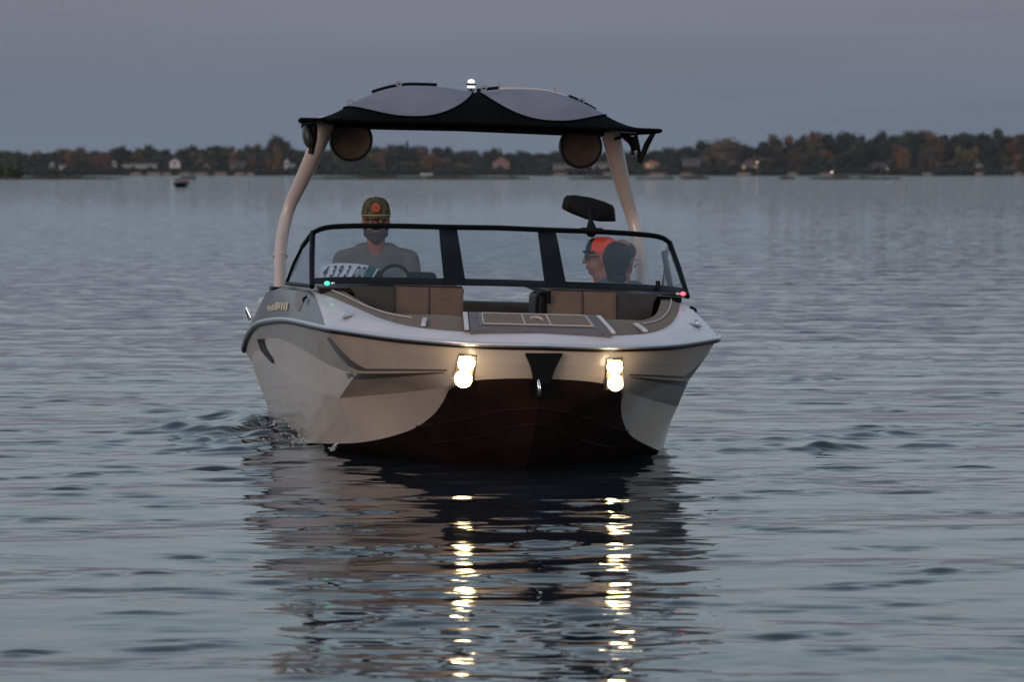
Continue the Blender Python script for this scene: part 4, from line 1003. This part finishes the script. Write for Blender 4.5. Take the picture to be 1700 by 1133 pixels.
# individual trees that stand out
for a in [(676,2040,232,'cone','blackish green',9),(1540-12,2060,262,'cone','blackish green',8),(831,2035,244,'cone','blackish green',6),(455,2030,226,'round','dark green',17),(462,2012,238,'round','orange',7),(1198,2020,226,'round','tawny',22),(1180,2030,232,'round','tawny',14),(1222,2032,236,'round','tawny',12),
          (118,2015,248,'round','orange',11),(165,2022,248,'round','rust red',14),(178,2018,252,'round','rust red',12),(200,2010,243,'round','blackish green',13),(228,2026,246,'round','yellow ochre',9),(712,2012,250,'round','orange',13),(770,2014,264,'bushy','yellow ochre',10),(418,2012,250,'round','rust red',6),(387,2014,250,'round','orange',6),
          (1497,2012,243,'round','orange',8),(1507,2011,246,'round','yellow ochre',6),(1592,2030,234,'bushy','yellow ochre',9),(1614,2030,234,'bushy','yellow ochre',8),(1685,2030,226,'round','rust red',11),(1545,2014,238,'round','brown',14),(1350,2040,216,'round','orange',6),(1375,2014,262,'bushy','orange',8),(1210,2008,266,'bushy','rust red',4),(636,2010,248,'bushy','rust red',5),(645,2006,281,'bushy','orange',4),(1325,2016,250,'round','brown',12),(1562,2030,224,'round','rust red',8)]:
    tree(a[0], a[1], a[2], a[3], a[4], 'front row', width=a[5])
for a in [(16,945,266,'bushy','yellow ochre',3.8,(.07,.08,.018)),(4,950,272,'bushy','olive',4.2,(.045,.06,.018)),(26,948,276,'bushy','dark green',3.6,(.04,.055,.02)),(-18,952,266,'bushy','dark green',5,None),(-45,950,264,'bushy','olive',5,None)]:
    tree(a[0], a[1], a[2], a[3], a[4], 'nearest clump', width=a[5], colv=a[6], base=.1)

byl = {}
for px_, T in TREES: byl.setdefault(T['label'], []).append((px_, T))
for lb, lst in byl.items():
    if len(lst) > 1:
        lst.sort(key=lambda q: q[0]); nm = {2: ['left-hand', 'right-hand'], 3: ['left-hand', 'middle', 'right-hand']}.get(len(lst), ['leftmost', 'second', 'third', 'fourth', 'fifth', 'sixth', 'seventh'])
        for (p_, T), w_ in zip(lst, nm): T['label'] = w_ + ' ' + lb
# ---- houses
hm = {}
def hmat(c):
    if c not in hm: hm[c] = mat('house_paint', tuple(q * .92 for q in c), .8, noise=.08, scale=.6)
    return hm[c]
roofm = mat('roof_shingle', (.06, .052, .055), .9, noise=.2, scale=1.5); win_dark = mat('window_glass', (.02, .022, .03), .15); win_lit = mat('lit_window', (.5, .3, .12), .5, emit=(1.0, .55, .25), es=.28); trim = mat('white_trim', (.62, .6, .6), .6)
def house(px, base_py, wpx, hpx, wallc, label, gable=True, roofc=None, lit=False, Y=SH + 7, chimney=False, cat='house'):
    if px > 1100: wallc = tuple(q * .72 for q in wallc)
    s = Y / F; Wd = wpx * s; Ht = hpx * s; zb = max(.4, Z_at(base_py, Y)); T = thing('house', label, cat, (X_at(px, Y), Y, zb)); dp = max(5, Wd * .7)
    wh = Ht * .58; rh = Ht - wh
    bm = bmesh.new(); add_box(bm, (0, dp / 2, (wh - 1.5) / 2), (Wd, dp, wh + 1.5)); 
    if gable: 
        a = [bm.verts.new(p) for p in ((-Wd / 2, 0, wh), (Wd / 2, 0, wh), (0, 0, wh + rh * .93))]; bm.faces.new(a)
    bm_obj('wall', bm, hmat(wallc), T)
    rf = roofm if roofc is None else hmat(roofc); e = .4; bm = bmesh.new()
    if gable: ridge_ = [(-Wd / 2 - e, wh - .25), (0, wh + rh), (Wd / 2 + e, wh - .25)]; prof = [[Vector((x, y, z)) for x, z in ridge_] for y in (-e, dp + e)]
    else: ridge_ = [(-e, wh - .15), (dp / 2, wh + rh), (dp + e, wh - .15)]; prof = [[Vector((x, y, z)) for y, z in ridge_] for x in (-Wd / 2 - e, Wd / 2 + e)]
    bm.free(); roof = slab('roof', prof, .2, rf, T)
    if not gable:
        bm = bmesh.new()
        for x in (-Wd / 2, Wd / 2):
            bm.faces.new([bm.verts.new(p) for p in ((x, 0, wh), (x, dp, wh), (x, dp / 2, wh + rh * .92))])
        bm_obj('gable', bm, hmat(wallc), T)
    if chimney: box('chimney', (Wd * .25, dp * .5, wh + rh * .9), (.8, .8, rh * 1.1), hmat((.16, .09, .07)), roof, .02)
    n = max(1, int(Wd / 2.6)); fl_ = 2 if wh > 4.2 else 1
    for f in range(fl_):
        for i in range(n):
            x = -Wd / 2 + Wd * (i + .5) / n; z = wh * (f + .5) / fl_
            isl = lit and ((i + f) % 2 == 0)
            fr_ = box('window', (x, -.03, z), (1.3, .1, 1.5 if wh > 2 else wh * .6), trim, T, 0)
            box('pane', (x, -.10, z), (1.05, .06, 1.2 if wh > 2 else wh * .45), win_lit if isl else win_dark, fr_, 0)
    return T
house(86, 277, 8, 10, (.30, .33, .33), 'small pale grey house among trees near the left edge')
house(104, 277, 12, 6, (.42, .38, .40), 'low pink-white cottage just right of the small grey house at far left', False)
house(190, 275, 8, 12, (.42, .44, .44), 'pale gabled house at the left end of the long white row')
house(204, 275, 9, 12, (.45, .46, .46), 'second gabled white house of the row behind the left shore')
house(234, 275, 50, 5, (.36, .38, .38), 'long low white building right of the two gabled houses', False)
house(290, 275, 17, 13, (.62, .55, .55), 'bright white gabled house above the distant motorboat')
house(342, 288, 14, 18, (.26, .17, .16), 'tall pinkish house at the water right of the distant motorboat')
house(394, 280, 26, 12, (.11, .085, .085), 'dark brown house left of the left tower leg', False)
house(476, 276, 8, 14, (.50, .50, .54), 'narrow white house just left of the left tower leg')
house(486, 276, 8, 6, (.45, .42, .42), 'tiny white shed beside the narrow white house')
house(832, 281, 28, 21, (.27, .145, .14), 'pink gabled house with pink roof seen between the tower legs', True, (.30, .16, .15))
house(935, 278, 34, 7, (.24, .21, .20), 'long low beige building under the right speaker, left end', False)
house(1000, 277, 32, 8, (.34, .30, .28), 'low cream building between right speaker and right tower leg', False)
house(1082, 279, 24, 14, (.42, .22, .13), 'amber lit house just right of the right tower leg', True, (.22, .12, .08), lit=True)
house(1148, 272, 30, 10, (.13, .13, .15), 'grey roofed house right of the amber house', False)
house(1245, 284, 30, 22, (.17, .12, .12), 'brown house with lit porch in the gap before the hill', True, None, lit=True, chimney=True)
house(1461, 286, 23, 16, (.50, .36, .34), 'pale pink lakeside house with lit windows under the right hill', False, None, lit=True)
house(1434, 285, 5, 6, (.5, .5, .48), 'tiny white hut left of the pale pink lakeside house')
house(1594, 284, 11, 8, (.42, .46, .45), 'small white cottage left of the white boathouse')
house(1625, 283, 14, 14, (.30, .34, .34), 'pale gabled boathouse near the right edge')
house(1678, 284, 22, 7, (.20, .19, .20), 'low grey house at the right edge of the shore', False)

# ---- docks and moored boats on lifts
def lift(px, wpx, label, col_=(.55, .33, .22), hpx=7, Y=SH - 14):
    s = Y / F; W = wpx * s; T = thing('boat_lift', label, 'boat lift', (X_at(px, Y), Y, 0), 'covered boat lifts and docks on the far shore'); hh = hpx * s
    rws_ = [[Vector((-W / 2 + W * i / 8, y, hh * (.72 + .28 * math.sin(math.pi * i / 8)) - (0 if y == 1.5 else .25))) for i in range(9)] for y in (0, 1.5, 3)]
    slab('lift_canopy', rws_, .12, hmat(col_), T)
    for x in (-W / 2 + .2, W / 2 - .2):
        for y in (.2, 2.8): box('post', (x, y, hh * .35), (.15, .15, hh * .9), hmat((.3, .28, .27)), T, 0)
    box('moored_hull', (0, 1.5, .55), (W * .7, 2.0, .7), hmat((.45, .34, .32)), T, .15)
for a in [(225,20,'peach canopied boat lift right of the reed point'),(255,24,'peach boat lift directly left of the distant motorboat'),(277,14,'small peach lift touching the left of the distant motorboat'),(307,22,'pinkish boat lift behind the distant motorboat'),(333,26,'red-brown lift in front of the tall pinkish house'),(366,22,'pale peach lift right of the tall pinkish house'),(397,18,'orange lift in front of the dark brown house'),(415,14,'orange lift nearest the left tower leg'),
          (930,24,'red-brown lift under the right tower speaker'),(1008,16,'pinkish lift left of the right tower leg'),(1092,30,'red boat lift in front of the amber house'),(1140,22,'dull red lift in front of the grey roofed house'),(1235,26,'yellowish dock canopy in front of the porch-lit house'),(1316,18,'small pinkish lift at the start of the hill'),(1372,24,'red lift beside the bright dock lamp'),(1540,18,'pale pink lift in the middle of the right shore'),(1626,14,'peach lift in front of the pale boathouse'),(1692,14,'peach lift at the right edge')]:
    col_ = (.55,.33,.22) if 'peach' in a[2] else (.50,.26,.13) if 'orange' in a[2] else (.36,.25,.23) if 'pink' in a[2] else (.34,.27,.15) if 'yellow' in a[2] else (.26,.11,.09)
    lift(a[0], a[1], a[2], col_, 5.5)
house(643, 291, 12, 9, (.30, .11, .05), 'small orange shed at the water left of the tall conifer', True, (.28, .10, .05))
def lampost(px, py, label, col_=(1, .7, .45), es=14, r=.45, Y=SH - 4):
    z = Z_at(py, Y); T = thing('dock_lamp', label, 'lamp', (X_at(px, Y), Y, 0))
    tube('post', [(0, 0, 0), (0, 0, z)], .09, hmat((.2, .2, .2)), T, 6)
    bm = bmesh.new(); bmesh.ops.create_icosphere(bm, subdivisions=2, radius=r); bmesh.ops.translate(bm, vec=(0, 0, z), verts=bm.verts); bm_obj('lamp_globe', bm, mat('globe', (1, .9, .8), .4, emit=col_, es=es), T, True)
lampost(1381, 286, 'bright dock lamp under the wooded hill', (1, .72, .62), 2.5, .38)
lampost(1257, 269, 'pink-white porch lamp beside the brown house', (1, .62, .5), .8, .45)
lampost(1473, 280, 'white lamp beside the pale pink lakeside house', (.9, .8, .75), .5, .35)
for a, lb in ((703, 'left white skiff pulled up on the bank between the tower legs'), (714, 'right white skiff pulled up on the bank between the tower legs')):
    T = thing('skiff', lb, 'skiff', (X_at(a, SH - 12), SH - 12, .35)); rows_ = [[Vector((x, y * (1 - (x / 1.5) ** 4) , z)) for x in np.linspace(-1.45, 1.45, 9)] for y, z in ((-.6, .75), (-.35, 0), (.35, 0), (.6, .75))]
    slab('skiff_hull', rows_, .05, trim, T); box('skiff_seat', (0, 0, .5), (.3, .8, .06), trim, T, 0)

# ---- reed beds standing off the shore
def reeds(px0, px1, Y, hpx, label):
    s = Y / F; x0, x1 = X_at(px0, Y), X_at(px1, Y); r = random.Random(int(px0)); vs, fs = [], []
    n = int((x1 - x0) * 26)
    for _ in range(n):
        q = r.random(); x = x0 + (x1 - x0) * q; edge = min(1, min(q, 1 - q) * 9 + .25); y = Y + r.uniform(0, 14); h_ = hpx * s * r.uniform(.6, 1.05) * edge * (.75 + .25 * math.sin(x * .35)); w_ = r.uniform(.05, .12); d = r.uniform(-.12, .12)
        b0 = len(vs); vs += [(x - w_, y, -.1), (x + w_, y, -.1), (x + d + w_ * .3, y, h_), (x + d - w_ * .3, y, h_)]; fs.append((b0, b0 + 1, b0 + 2, b0 + 3))
    o = mesh_obj('reed_bed', vs, fs, M['reed'], None); tag(o, label, 'reeds', 'reed beds off the far shore', 'stuff')
for a in [(-300,195,'long reed bed at the far left, ending below the white houses'),(512,880,'long reed bed seen between the two tower legs'),(944,1045,'reed bed under the right tower speaker'),(1056,1122,'dark reed bed just right of the right tower leg'),(1130,1180,'thin reed patch right of the boat tower'),(1298,1322,'smallest reed patch before the hill'),(1346,1420,'reed patch below the bright dock lamp'),(1425,1500,'reed bed in front of the pale pink lakeside house')]:
    reeds(a[0], a[1], 940, 9.0 if a[0] < 900 else 6.5, a[2])

# ---- distant motorboat
T = thing('distant_motorboat', 'small dark hulled motorboat far off on the left of the lake', 'motorboat', (X_at(301, 443), 443, 0))
hullm = mat('distant_hull_black', (.006, .007, .008), .3)
rws_ = []
for z, k, kb in ((-.15, .45, .0), (.12, .78, .1), (.34, .93, .2), (.52, 1.0, .25)):
    rws_.append([Vector((k * .86 * math.cos(a), -1.2 * kb - 2.0 * max(0, -math.sin(a)) ** .8 * (.6 + .4 * k) + 2.5 * max(0, math.sin(a)), z)) for a in np.linspace(0, 2 * math.pi, 33)])
bm = bmesh.new(); add_grid(bm, rws_); bmesh.ops.remove_doubles(bm, verts=bm.verts, dist=1e-4); bm_obj('hull', bm, hullm, T, True)
slab('deck', [[Vector((p.x * .9, p.y * .93, .53)) for p in rws_[-1][:17]], [Vector((p.x * .9, p.y * .93, .53)) for p in rws_[-1][:15:-1]]], .06, hmat((.45, .27, .26)), T)
box('windshield', (-.35, -.1, .78), (.75, .05, .34), hmat((.12, .14, .12)), T, .01, Matrix.Rotation(R(-25), 3, 'X'))
box('cushion', (.2, .7, .66), (1.3, .5, .2), hmat((.30, .10, .12)), T, .05)
box('engine_cover', (.3, 2.2, .62), (.9, .5, .4), hmat((.35, .35, .35)), T, .08)
tube('bimini_top', [Vector((-.2, 1.2, 1.02)), Vector((1.0, 1.2, 1.0)), Vector((1.5, 1.2, .96))], [.14, .16, .12], mat('dark_cover', (.03, .028, .025), .8), T, 8, .8)
tube('bimini_post', [Vector((.2, 1.2, .5)), Vector((.2, 1.2, 1.0))], .03, M['black'], T, 6); tube('bimini_post', [Vector((1.3, 1.2, .45)), Vector((1.3, 1.2, .95))], .03, M['black'], T, 6)
print('objects', len(bpy.data.objects))

# ------------------------------------------------------------------ air between the camera and the far shore
bm = bmesh.new(); add_box(bm, (0, 2900, 24.5), (14000, 6400, 55)); hz = bm_obj('haze', bm, None, None)
hzm = bpy.data.materials.new('haze'); hzm.use_nodes = True; t = hzm.node_tree; t.nodes.clear(); o_ = t.nodes.new('ShaderNodeOutputMaterial'); pv = t.nodes.new('ShaderNodeVolumePrincipled')
pv.inputs['Color'].default_value = (.86, .89, .95, 1); pv.inputs['Density'].default_value = .000036; pv.inputs['Anisotropy'].default_value = .0
t.links.new(pv.outputs[0], o_.inputs['Volume']); hz.data.materials.append(hzm); tag(hz, 'thin evening haze over the lake and the far shore', 'haze', kind='stuff')
